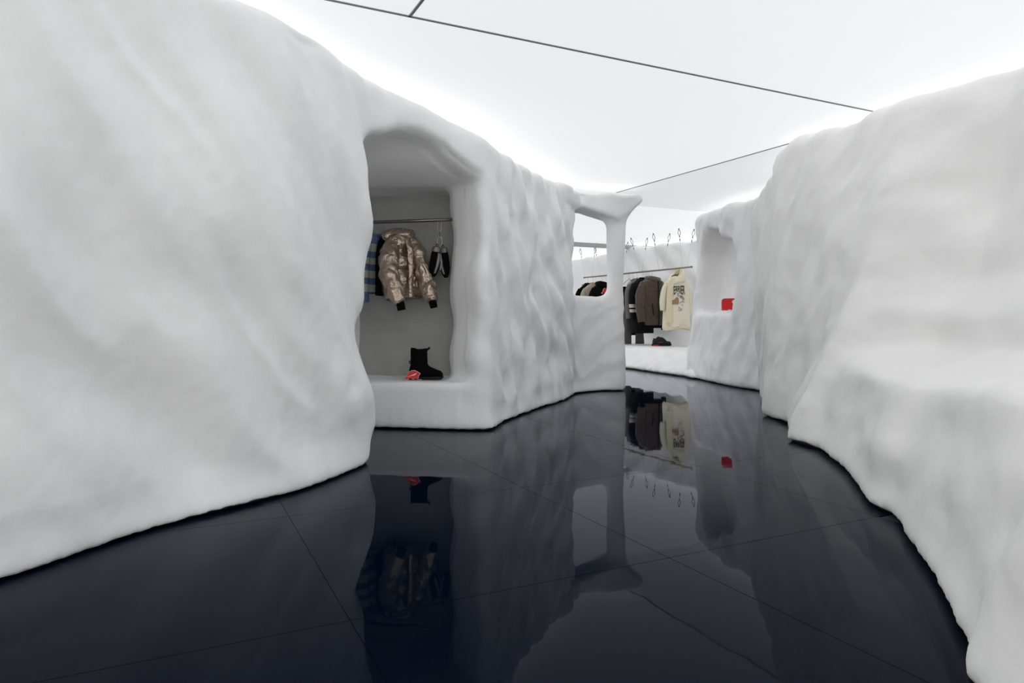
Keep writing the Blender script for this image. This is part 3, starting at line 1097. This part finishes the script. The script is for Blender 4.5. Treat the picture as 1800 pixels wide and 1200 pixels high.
MP = near_rail(.145)
cl = empty('clip_hook', MP)
tag(cl, 'thin chrome clips hanging from the rail and holding the mittens', 'clip')
tube('carabiner', oval(.006, 0, -.045, .017, .063), .0028, M['wire'], cl, n=6, closed=True)
tube('swivel', [(.01, 0, -.102), (.01, 0, -.122), (.008, 0, -.142)], [.004, .008, .004], M['steel'], cl, n=8)
tube('carabiner', oval(.008, 0, -.180, .020, .042), .0032, M['wire'], cl, n=6, closed=True)


def mitten(label, loc, rz, tilt, side, mat_panel):
    mt = empty('mitten', loc, rz)
    mt.rotation_euler = (0, tilt, rz)
    tag(mt, label, 'mitten', 'mittens clipped to the rail')
    loft('palm', [(-.045, .036, .028, 0, 0), (-.07, .040, .032, 0, 0), (-.13, .043, .034, 0, 0), (-.19, .040, .032, 0, 0), (-.235, .030, .024, 0, 0), (-.262, .014, .012, 0, 0)],
         M['black_cloth'], mt, n=24, steps=30, cap_in=0.0)
    loft('cuff', [(-.002, .022, .02, 0, 0), (-.012, .034, .028, 0, 0), (-.035, .038, .031, 0, 0), (-.055, .036, .029, 0, 0)], mat_panel, mt, n=24, steps=16, cap_in=0.0)
    sleeve('thumb', [(side * .020, -.01, -.09), (side * .052, -.016, -.12), (side * .056, -.018, -.17), (side * .046, -.02, -.20)], [.016, .018, .017, .010], mat_panel, mt, 0.9, 12)
    sleeve('panel', [(side * .020, -.030, -.06), (side * .022, -.034, -.11), (side * .018, -.034, -.17), (side * .004, -.026, -.235)], [.012, .015, .014, .008], mat_panel, mt, .5, 12)
    tube('loop', oval(0, 0, .006, .010, .012, 12), .003, M['black_plastic'], mt, n=6, closed=True)
    return mt


MF = simple('dull_silver_foil', (0.20, 0.185, 0.17), 0.4, 0.6, bump=0.5, bscale=40)
mitten('black and silver padded mitten, the one nearer the bronze jacket', MP + Vector((-.014, -.01, -.222)), .3, math.radians(7), 1, MF)
mitten('black and silver padded mitten, the one nearer the pale jamb', MP + Vector((.036, .012, -.228)), -.3, math.radians(-6), -1, MF)


# black boot on the ledge
def extruded_profile(poly, wfun, k):
    def fn(x, y, z):
        X, Zz = np.broadcast_arrays(x[:, 0, :], z[:, 0, :])
        d = poly_sdf(X, Zz, poly)[:, None, :]
        return smax(d, np.abs(y) - wfun(x, z), k)
    return fn


LEDGE = 0.385
bt = empty('ankle_boot', (-.852, 5.76, LEDGE + .004), math.radians(-4))
tag(bt, 'plain black ankle boot standing on the white ledge', 'boot')
prof = [(-.012, .022), (-.013, .085), (.0, .125), (.0, .267), (.134, .263), (.140, .125), (.160, .108), (.205, .088), (.255, .070), (.272, .048), (.270, .022)]
fn0 = extruded_profile(prof, lambda x, z: 0.047 - 0.010 * np.clip((x - .2) / .07, 0, 1) - .008 * np.clip((0.02 - x) / .05, 0, 1), .035)


def boot_fn(x, y, z):
    f = fn0(x, y, z)
    c = np.sqrt(((x - .067) / .056) ** 2 + (y / .036) ** 2) - 1
    return np.maximum(f, -np.maximum(c * .04, .20 - z))


v, q = sdf_mesh(boot_fn, (-.04, -.07, 0.0), (.30, .07, .29), .006, 1)
mesh_obj('upper', v, q, M['black_cloth'], bt)
v, q = sdf_mesh(extruded_profile([(-.010, .0), (-.016, .026), (.272, .030), (.276, .018), (.262, .002), (.20, 0), (.10, .0), (.095, .006), (.06, .006), (.055, 0)],
                                 lambda x, z: 0.050 - 0.012 * np.clip((x - .2) / .07, 0, 1), .012), (-.04, -.07, -.012), (.30, .07, .05), .006, 0)
mesh_obj('sole', v, q, M['black_plastic'], bt)
tube('pull_loop', [(.130, 0, .25), (.146, 0, .262), (.160, 0, .272), (.160, 0, .262), (.148, 0, .252), (.132, 0, .238)], .0045, M['black_plastic'], bt, n=8, flat=2.0)
tube('heel_tab', [(.0, 0, .152), (-.012, 0, .155), (-.014, 0, .142), (-.004, 0, .130)], .0045, M['black_plastic'], bt, n=8, flat=2.0)

# red leaf-like swing ticket leaning on the heel
zp = [(150, 935), (185, 905), (210, 888), (222, 835), (258, 778), (330, 732), (400, 727), (460, 750), (515, 785), (548, 800), (525, 845), (498, 882), (512, 908), (478, 930),
      (432, 922), (408, 925), (388, 960), (352, 950), (330, 920), (280, 922), (212, 955), (172, 950)]
cx0, cz0 = 350, 960
sc = 1 / 3105.0


def logo(parent, sc, t=0.004, grow=1.06):
    pl = [((x - cx0) * sc, (cz0 - y) * sc) for x, y in zp]
    mx = sum(p[0] for p in pl) / len(pl); mz = sum(p[1] for p in pl) / len(pl)
    out = [(mx + (p[0] - mx) * grow, mz + (p[1] - mz) * (grow + .02)) for p in pl]
    prism('outline', out, t * .8, M['white_print'], parent)
    a = prism('red_face', [(p[0], p[1]) for p in pl], t, M['red'], parent)
    a.location = (0, -t * .45, 0)
    sl = [(235, 893), (250, 882), (300, 862), (350, 838), (400, 818), (455, 795), (462, 806), (425, 835), (420, 845), (370, 856), (300, 872), (260, 890), (240, 900)]
    b2 = prism('white_script', [((x - cx0) * sc, (cz0 - y) * sc) for x, y in sl], t * .4, M['white_print'], parent)
    b2.location = (0, -t * 1.35, 0)


tk = empty('swing_ticket', W(725, 667, 5.64) + Vector((-.002, 0, .001)))
tk.location.z = LEDGE + .012
tk.rotation_euler = (math.radians(-14), 0, 0)
tag(tk, 'jagged red ticket with white edge leaning on the black boot heel', 'ticket')
logo(tk, sc)

# ============ far rack
RU = 8.57
RZ = 1.855
GR = math.atan2(.4453, .8954)


def far(v_, du=0.0, z=RZ):
    return uv(RU + du, v_, z)


def far_rail(v0, v1, label):
    r = empty('clothes_rail', far((v0 + v1) / 2))
    tag(r, label, 'clothes rail', 'clothes rails')
    tube('rod', [far(v0) - r.location, far(v1) - r.location], 0.016, M['brass_steel'], r, n=14)
    for vv, sgn in ((v0, -1), (v1, 1)):
        tube('end_cap', [far(vv) - r.location, far(vv + .012 * sgn) - r.location], 0.020, M['steel'], r, n=14)


far_rail(9.80, 12.0, 'steel rail hung on wires carrying the cream jumper and brown jacket')
far_rail(12.38, 13.46, 'steel rail hung on wires seen through the plaster window')

# suspension wires
sus = [((8.30, 9.83), 10.05, 'wire nearest the cream jumper, slanting to the front'), ((8.60, 9.76), 9.92, 'wire above the free right end of the rail'),
       ((8.32, 10.6), 10.74, 'wire above the brown jacket, slanting to the front'), ((8.62, 10.47), 10.62, 'upright wire between cream jumper and brown jacket'),
       ((8.38, 11.4), 11.36, 'wire above the black striped sweater, slanting to the front'), ((8.68, 11.25), 11.28, 'upright wire above the black striped sweater'),
       ((8.78, 12.05), 11.92, 'wire at the column end of the longer rail'),
       ((8.62, 13.72), 13.42, 'leftmost wire seen through the plaster window'), ((8.80, 13.35), 13.12, 'middle wire seen through the plaster window'),
       ((8.50, 12.92), 12.80, 'rightmost wire seen through the plaster window')]
for (au, av), rv, lab in sus:
    top = uv(au, av, CEIL)
    end = far(rv, 0, RZ + .016)
    w_ = empty('suspension_wire', top)
    tag(w_, 'thin steel hanging ' + lab, 'wire', 'hanging wires of the rails')
    dr = (end - top)
    u_ = dr.normalized()
    L = dr.length
    tube('ceiling_hook', [(0, 0, .006), u_ * .02, u_ * .035], [.016, .011, .005], M['chain'], w_, n=8)
    side = Vector((1, .3, 0)).normalized()
    ring = []
    for a in np.linspace(0, 2 * math.pi, 17)[:-1]:
        ring.append(u_ * (.080 + .052 * math.cos(a)) + side * (.024 * math.sin(a)))
    tube('carabiner', ring, 0.005, M['chain'], w_, n=6, closed=True)
    tube('swivel', [u_ * .13, u_ * .145, u_ * .16, u_ * .175], [.004, .011, .011, .004], M['chain'], w_, n=8)
    tube('turnbuckle', [u_ * .19, u_ * .205, u_ * .235, u_ * .25], [.004, .009, .009, .004], M['chain'], w_, n=8)
    tube('wire', [u_ * .12, u_ * L], .0015, M['wire'], w_, n=5)


# ---- cream jumper
def garment(name, label, cat, v_, rz=GR, du=0.0, group=None):
    g = empty(name, far(v_, du), rz)
    tag(g, label, cat, group)
    return g


JV = 10.24
cj = garment('jumper', 'cream high-neck jumper with scarf panel and black TERRIER print', 'jumper', JV, rz=math.radians(12))
CR = [(-.15, .08, .06), (-.18, .13, .08), (-.25, .205, .095), (-.34, .232, .11), (-.55, .238, .115), (-.8, .250, .12), (-1.0, .260, .12), (-1.125, .265, .115)]
loft('body', [(a, b_, c, .02, 0) for a, b_, c in CR], M['cream'], cj, n=56, steps=60, p=3.2,
     fold=lambda th, z: (0.020 * np.sin(th * 7 + 3 * perlin(z * 1.5, 1.0, .5)) * np.clip((-z - .3) / .5, 0, 1) + 0.016 * perlin(np.cos(th) * 3, np.sin(th) * 3, z * 4))
     * (1 - np.exp(-((th - 1.45 * np.pi) / .75) ** 2) * np.clip((z + 1.0) / .12, 0, 1)),
     wrinkle=lambda v: np.stack([0 * v[:, 0], 0 * v[:, 0], .022 * np.sin(v[:, 0] * 11 + 1) * np.clip((-v[:, 2] - .95) / .12, 0, 1)], 1))
sleeve('sleeve', [(-.18, -.01, -.28), (-.235, -.02, -.42), (-.275, -.03, -.62), (-.27, -.03, -.80)], [.05, .07, .072, .058], M['cream'], cj, .85)
sleeve('sleeve', [(.20, .0, -.28), (.255, -.01, -.42), (.275, -.02, -.65), (.275, -.03, -.90)], [.05, .065, .06, .045], M['cream'], cj, .85)
loft('hem_band', [(-1.085, .274, .126, .02, 0), (-1.12, .272, .124, .02, 0), (-1.155, .262, .115, .02, 0)], M['cream_dark'], cj, p=3.2,
     wrinkle=lambda v: np.stack([0 * v[:, 0], 0 * v[:, 0], .022 * np.sin(v[:, 0] * 11 + 1)], 1))
for k, (rx, ry, zz, rr, tx_, ty_) in enumerate(((.135, .095, -.205, .050, .045, .035), (.115, .085, -.150, .044, .075, .05), (.085, .06, -.120, .030, .085, .06))):
    ring = [(.02 + rx * math.cos(a), -.01 + ry * math.sin(a), zz + ty_ * math.sin(a) + tx_ * math.cos(a) + .008 * math.sin(3 * a + k)) for a in np.linspace(0, 2 * math.pi, 33)[:-1]]
    v, f = tube_data(ring, rr, 14, closed=True)
    v = np.array([tuple(q_) for q_ in v])
    v = v + .018 * np.stack([perlin(v[:, 0] * 9 + 4 * k, v[:, 1] * 9, v[:, 2] * 9 + 5 * c_) for c_ in range(3)], 1)
    mesh_obj('collar_roll', v, f, M['cream'] if k < 2 else M['cream_dark'], cj)
sleeve('scarf_panel', [(-.09, -.10, -.20), (-.165, -.125, -.32), (-.195, -.130, -.6), (-.20, -.135, -1.04)], [.05, .056, .060, .064], M['cream_dark'], cj, .22, 24, wr=.008)


def front_y(x, z):
    zz = [-a[0] for a in CR]
    hw = np.interp(-z, zz, [a[1] for a in CR]); hd = np.interp(-z, zz, [a[2] for a in CR])
    r = np.clip(np.abs((x - .02) / hw), 0, .98)
    return -hd * (1 - r ** 3.2) ** (1 / 3.2) - .012


def flat_print(name, pts, mat, parent, off=0.0):
    pts = [(x - .04, z + .055) for x, z in pts]
    vv = [(x, float(front_y(x, z)) - off, z) for x, z in pts]
    n_ = len(vv)
    bk = [(a, b_ + .003, c) for a, b_, c in vv]
    f = [tuple(range(n_)), tuple(range(2 * n_ - 1, n_ - 1, -1))] + [(i, n_ + i, n_ + (i + 1) % n_, (i + 1) % n_) for i in range(n_)]
    return mesh_obj(name, vv + bk, f, mat, parent, smooth=False)


cu = bpy.data.curves.new('lettering', 'FONT')
cu.body = 'TERRIER'
cu.size = 1.0
cu.offset = 0.012
cu.space_character = 0.98
tmp = bpy.data.objects.new('lettering_source', cu)
col.objects.link(tmp)
bpy.context.view_layer.update()
dg = bpy.context.evaluated_depsgraph_get()
me = bpy.data.meshes.new_from_object(tmp.evaluated_get(dg))
bpy.data.objects.remove(tmp)
bpy.data.curves.remove(cu)
co = np.array([tuple(v.co) for v in me.vertices])
x0, x1 = co[:, 0].min(), co[:, 0].max(); y0, y1 = co[:, 1].min(), co[:, 1].max()
for vtx in me.vertices:
    a = (vtx.co.x - x0) / (x1 - x0); b_ = (vtx.co.y - y0) / (y1 - y0)
    x = -.145 + .275 * a
    hgt = .175 - .065 * math.exp(-((a - .47) / .2) ** 2)
    z = -.335 - (1 - b_) * hgt + .02 * (a - .5)
    vtx.co = (x, float(front_y(x, z)) - .002, z)
me.materials.append(M['black_print'])
link(bpy.data.objects.new('lettering', me), cj)
flat_print('dog_print', [(-.115, -.69), (-.10, -.665), (-.05, -.655), (-.02, -.62), (.01, -.60), (.04, -.63), (.045, -.70), (.03, -.74), (-.04, -.735), (-.11, -.745)], M['dog_brown'], cj)
flat_print('dog_print', [(.055, -.575), (.085, -.56), (.125, -.58), (.155, -.62), (.165, -.655), (.135, -.65), (.105, -.625), (.07, -.61)], M['dog_grey'], cj)
flat_print('dog_print', [(.015, -.535), (.03, -.52), (.045, -.535), (.045, -.575), (.035, -.595), (.02, -.58)], M['dog_grey'], cj)
flat_print('dog_print', [(.085, -.59), (.095, -.583), (.105, -.59), (.103, -.60), (.09, -.602)], M['black_print'], cj, .002)
for st in (((.06, -.715), (.09, -.70), (.14, -.68)), ((.12, -.66), (.15, -.70), (.165, -.695)), ((.10, -.745), (.13, -.76)), ((.04, -.79), (.075, -.82), (.105, -.835)), ((.035, -.85), (.075, -.855), (.105, -.835))):
    pl = [(a, b_ + .008) for a, b_ in st] + [(a, b_ - .006) for a, b_ in st[::-1]]
    flat_print('dog_print', pl, M['dog_grey'], cj)
hanger('black hanger inside the cream jumper', 'hangers on the far rails', far(JV), math.radians(12), .12, .08, .03)

# ---- brown padded jacket
BV = 10.95
bj = garment('padded_jacket', 'brown hooded padded jacket with black zip next to the cream jumper', 'jacket', BV)
BR = [(-.13, .08, .06), (-.16, .13, .09), (-.22, .235, .12), (-.32, .275, .13), (-.6, .285, .135), (-.95, .29, .13), (-1.11, .285, .12)]
loft('body', [(a, b_, c, 0, 0) for a, b_, c in BR], M['brown'], bj, n=56, steps=70, p=2.8,
     fold=lambda th, z: 0.022 * perlin(np.cos(th) * 3.5, np.sin(th) * 3.5, z * 8) - 0.012 * np.exp(-((z + .95) / .02) ** 2) - .008 * np.exp(-((z + .42) / .015) ** 2))
bs1 = sleeve('sleeve', [(-.22, -.02, -.25), (-.32, -.03, -.42), (-.35, -.05, -.72), (-.31, -.06, -1.02)], [.07, .095, .09, .07], M['brown'], bj, .85, wr=.02)
bs2 = sleeve('sleeve', [(.22, .0, -.25), (.30, .0, -.42), (.30, -.02, -.72), (.26, -.03, -1.08)], [.06, .08, .075, .06], M['brown'], bj, .85, wr=.02, seed=3)
tube('cuff', [(-.31, -.06, -1.0), (-.30, -.06, -1.06), (-.295, -.06, -1.12)], [.058, .055, .05], M['black_cloth'], bs1, n=14)
tube('cuff', [(.26, -.03, -1.06), (.26, -.03, -1.12), (.26, -.03, -1.18)], [.055, .052, .05], M['black_cloth'], bs2, n=14)
loft('hem_band', [(-1.085, .298, .138, 0, 0), (-1.115, .296, .136, 0, 0), (-1.14, .285, .128, 0, 0)], M['black_cloth'], bj, p=2.8)
tube('zip', [(.045, -.088, -.15), (.05, -.132, -.22), (.05, -.146, -.4), (.05, -.152, -.7), (.05, -.148, -1.1)], .011, M['black_plastic'], bj, n=8)
tube('pocket_zip', [(-.11, -.150, -.66), (-.085, -.150, -.88)], .010, M['black_plastic'], bj, n=8)
tube('hood', [(-.12, -.055, -.175), (-.10, .05, -.15), (0, .09, -.14), (.10, .05, -.15), (.12, -.055, -.175), (.03, -.10, -.20), (-.04, -.10, -.20)], .045, M['brown'], bj, n=14, closed=True)
hanger('black hanger inside the brown padded jacket', 'hangers on the far rails', far(BV), GR, .12, .17, .06)

# ---- long black jumper with two white stripes
M['two_stripe'] = banded('black_two_stripe', (0.007, 0.007, 0.008), [(-.735, -.665, (.62, .60, .57)), (-.835, -.77, (.62, .60, .57))])
KV = 11.25
kj = garment('long_jumper', 'long black jumper with two white stripes behind the brown jacket', 'jumper', KV)
loft('body', [(-.14, .08, .05, 0, 0), (-.17, .14, .07, 0, 0), (-.24, .245, .085, 0, 0), (-.36, .275, .09, 0, 0), (-.7, .27, .09, 0, 0), (-1.25, .255, .085, 0, 0)], M['two_stripe'], kj, p=2.8,
     fold=folds(5, .006, 3.0))
sleeve('sleeve', [(-.22, 0, -.26), (-.28, -.01, -.42), (-.285, -.015, -.7), (-.255, -.02, -.96)], [.055, .07, .065, .05], M['two_stripe'], kj, .85)
sleeve('sleeve', [(.22, 0, -.26), (.28, 0, -.42), (.285, 0, -.7), (.26, 0, -.96)], [.055, .07, .065, .05], M['two_stripe'], kj, .85)
tube('collar', [(.07 * math.cos(a), .045 * math.sin(a), -.135) for a in np.linspace(0, 2 * math.pi, 17)[:-1]], .02, M['black_cloth'], kj, n=8, closed=True)
hanger('black hanger inside the long black striped jumper', 'hangers on the far rails', far(KV), GR, .12, .17, .06)

# ---- taupe sweater
TV = 11.44
tj = garment('knit_top', 'taupe grey knit top behind the long black striped jumper', 'top', TV)
loft('body', [(-.15, .07, .045, 0, 0), (-.18, .13, .06, 0, 0), (-.25, .22, .07, 0, 0), (-.36, .25, .075, 0, 0), (-.6, .245, .075, 0, 0), (-.86, .235, .07, 0, 0)], M['taupe'], tj, p=2.8, fold=folds(5, .006, 5.0))
sleeve('sleeve', [(-.20, -.01, -.27), (-.265, -.03, -.42), (-.27, -.05, -.66), (-.255, -.06, -.95)], [.05, .07, .066, .055], M['taupe'], tj, .85)
sleeve('sleeve', [(.20, 0, -.27), (.265, 0, -.42), (.27, 0, -.66), (.25, 0, -.95)], [.05, .068, .062, .052], M['taupe'], tj, .85)
tube('collar', [(.06 * math.cos(a), .04 * math.sin(a), -.145) for a in np.linspace(0, 2 * math.pi, 17)[:-1]], .018, M['taupe'], tj, n=8, closed=True)
hanger('black hanger inside the taupe knit top', 'hangers on the far rails', far(TV), GR, .12, .17, .06)


# ---- trousers
def trousers(name, label, v_, mat, waist, hem, spread, hw_top, hw_bot, group=None):
    g = garment(name, label, 'trousers', v_, group=group)
    loft('waistband', [(waist, .165, .03, 0, 0), (waist - .02, .17, .032, 0, 0), (waist - .05, .175, .034, 0, 0)], mat, g)
    loft('seat', [(waist - .045, .172, .034, 0, 0), (waist - .15, .20, .05, 0, 0), (waist - .27, .205, .05, 0, 0), (waist - .30, .20, .045, 0, 0)], mat, g)
    for sgn in (-1, 1):
        loft('leg', [(waist - .25, hw_top, .05, sgn * .105, 0), (waist - .55, hw_top * .92, .048, sgn * (.105 + spread * .4), 0),
                     (waist - .8, hw_top * .85, .045, sgn * (.105 + spread * .7), 0), (hem, hw_bot, .05, sgn * (.105 + spread), 0)], mat, g, n=28,
             fold=lambda th, z: .004 * np.sin(th * 4 + z * 3))
    return g


trousers('flared_trousers', 'olive grey flared trousers touching the bench below the taupe top', 11.57, M['olive'], -.285, BENCH + .012 - RZ, .06, .095, .105)
hanger('silver clip hanger holding the olive grey trousers', 'hangers on the far rails', far(11.57), GR, .12, .15, .115, 'wire')
trousers('leggings', 'narrow black trousers at the column end of the rail', 11.72, M['black_cloth'], -.285, -1.30, -.01, .075, .06)
hanger('silver clip hanger holding the narrow black trousers', 'hangers on the far rails', far(11.72), GR, .12, .15, .115, 'wire')


# ---- three tops behind the window
def top_(name, label, v_, mat, seed, cat='jacket'):
    g = garment(name, label, cat, v_)
    loft('body', [(-.16, .07, .05, 0, 0), (-.19, .13, .07, 0, 0), (-.27, .235, .09, 0, 0), (-.38, .27, .10, 0, 0), (-.7, .275, .10, 0, 0), (-.92, .27, .095, 0, 0)], mat, g, p=2.8, fold=folds(5, .006, seed))
    sleeve('sleeve', [(-.21, 0, -.29), (-.285, -.01, -.44), (-.30, -.02, -.68), (-.28, -.03, -.95)], [.055, .078, .07, .055], mat, g, .85)
    sleeve('sleeve', [(.21, 0, -.29), (.285, 0, -.44), (.30, 0, -.68), (.28, 0, -.95)], [.055, .078, .07, .055], mat, g, .85)
    tube('collar', [(.07 * math.cos(a), .05 * math.sin(a), -.155) for a in np.linspace(0, 2 * math.pi, 17)[:-1]], .022, mat, g, n=8, closed=True)
    return g


top_('dark_jacket', 'black jacket furthest left behind the plaster window', 13.30, M['black_cloth'], 1.0)
hanger('black hanger inside the leftmost jacket behind the window', 'hangers on the far rails', far(13.30), GR, .13, .17, .06)
top_('beige_jacket', 'beige jacket between two black garments behind the plaster window', 13.08, M['beige'], 2.0)
hanger('black hanger inside the beige jacket', 'hangers on the far rails', far(13.08), GR, .13, .17, .06)
hd = top_('black_hoodie', 'black hoodie with a red leaf-shaped patch behind the plaster window', 12.72, M['black_cloth'], 3.0, 'hoodie')
pt = empty('chest_patch', (0, 0, 0))
col.objects.unlink(pt)
bpy.data.objects.remove(pt)
pl = [((x - 350) / 1700.0 + .03, (850 - y) / 1700.0 - .335) for x, y in zp]
mxp = sum(p[0] for p in pl) / len(pl); mzp = sum(p[1] for p in pl) / len(pl)
pw = prism('patch_edge', [(mxp + (p[0] - mxp) * 1.1, mzp + (p[1] - mzp) * 1.12) for p in pl], .006, M['white_print'], hd)
pw.location = (0, -.104, 0)
pr = prism('red_patch', pl, .006, M['red'], hd)
pr.location = (0, -.109, 0)
tube('hood', [(-.12, -.05, -.20), (-.10, .06, -.17), (0, .09, -.15), (.10, .06, -.17), (.12, -.05, -.20), (.03, -.095, -.235), (-.04, -.095, -.235)], .045, M['black_cloth'], hd, n=12, closed=True)
hanger('black hanger inside the black hoodie', 'hangers on the far rails', far(12.72), GR, .13, .17, .06)

# ---- sneaker on the bench
sn = empty('sneaker', W(1146, 608, 13.4))
sn.location.z = BENCH + .004
tag(sn, 'chunky black sneaker with red heel sole on the bench below the brown jacket', 'shoe')
S = 1 / 1075.0
sp_ = [((x - 190) * S, (335 - y) * S) for x, y in [(200, 305), (205, 220), (225, 168), (262, 186), (300, 150), (325, 136), (360, 150), (410, 155), (450, 182), (500, 236), (555, 240), (585, 265), (592, 305)]]
v, q = sdf_mesh(extruded_profile(sp_, lambda x, z: .055 - .012 * np.clip((.1 - x) / .1, 0, 1) - .25 * np.clip(z - .08, 0, .1), .03), (-.03, -.09, -.02), (.42, .09, .24), .007, 1)
up = simple('dark_mesh', (0.006, 0.007, 0.0065), .75, noise=.6, nscale=55, bump=.5, bscale=90)
mesh_obj('upper', v, q, up, sn)
so = [(-.004, 0), (0.0, .034), (.10, .030), (.22, .034), (.37, .036), (.378, .02), (.35, .0)]
v, q = sdf_mesh(extruded_profile(so, lambda x, z: .060 - .014 * np.clip((.1 - x) / .1, 0, 1), .012), (-.03, -.09, -.02), (.42, .09, .06), .007, 0)
snsole = mesh_obj('sole', v, q, M['black_plastic'], sn)
v, f = box_data(.02, .125, -.066, -.03, .006, .022, .003)
o = mesh_obj('heel_cushion', v, f, M['red'], snsole, smooth=False)
for k in range(4):
    x = .165 + .035 * k; z = .155 - .020 * k
    tube('lace', [(x, -.052, z - .045), (x + .008, -.034, z - .012), (x + .012, 0, z), (x + .008, .034, z - .012)], .0055, M['black_plastic'], sn, n=6)
rl = simple('dark_red', (0.20, 0.02, 0.02), .6)
for (a, b_) in (((.13, .075), (.20, .085)), ((.10, .055), (.18, .06))):
    tube('accent', [(a[0], -.056, a[1]), ((a[0] + b_[0]) / 2, -.060, a[1] + .004), (b_[0], -.056, b_[1])], .004, rl, sn, n=6)

# ---- red card in the rear niche
rc = empty('red_card', (2.945, 9.60, .992))
tag(rc, 'bright red card standing in the arched niche of the rear wall', 'card')
rp = [(0, 0), (0, .155), (.008, .178), (.03, .192), (.24, .198), (.24, .0)]
prism('board', rp, .028, M['red'], rc)
c_ = prism('white_dot', [(.165 + .026 * math.cos(a), .145 + .026 * math.sin(a)) for a in np.linspace(0, 2 * math.pi, 19)[:-1]], .002, M['white_print'], rc)
c_.location = (0, -.0275, 0)
for k, (a, b_) in enumerate(((.085, .125), (.130, .148), (.155, .20))):
    c_ = prism('white_line', [(a, .022), (b_, .022), (b_, .036), (a, .036)], .002, M['white_print'], rc)
    c_.location = (0, -.0275, 0)
v, f = box_data(-.012, .10, -.02, .05, 0, .06, .002)
mesh_obj('stand', v, f, M['white_print'], rc, smooth=False)
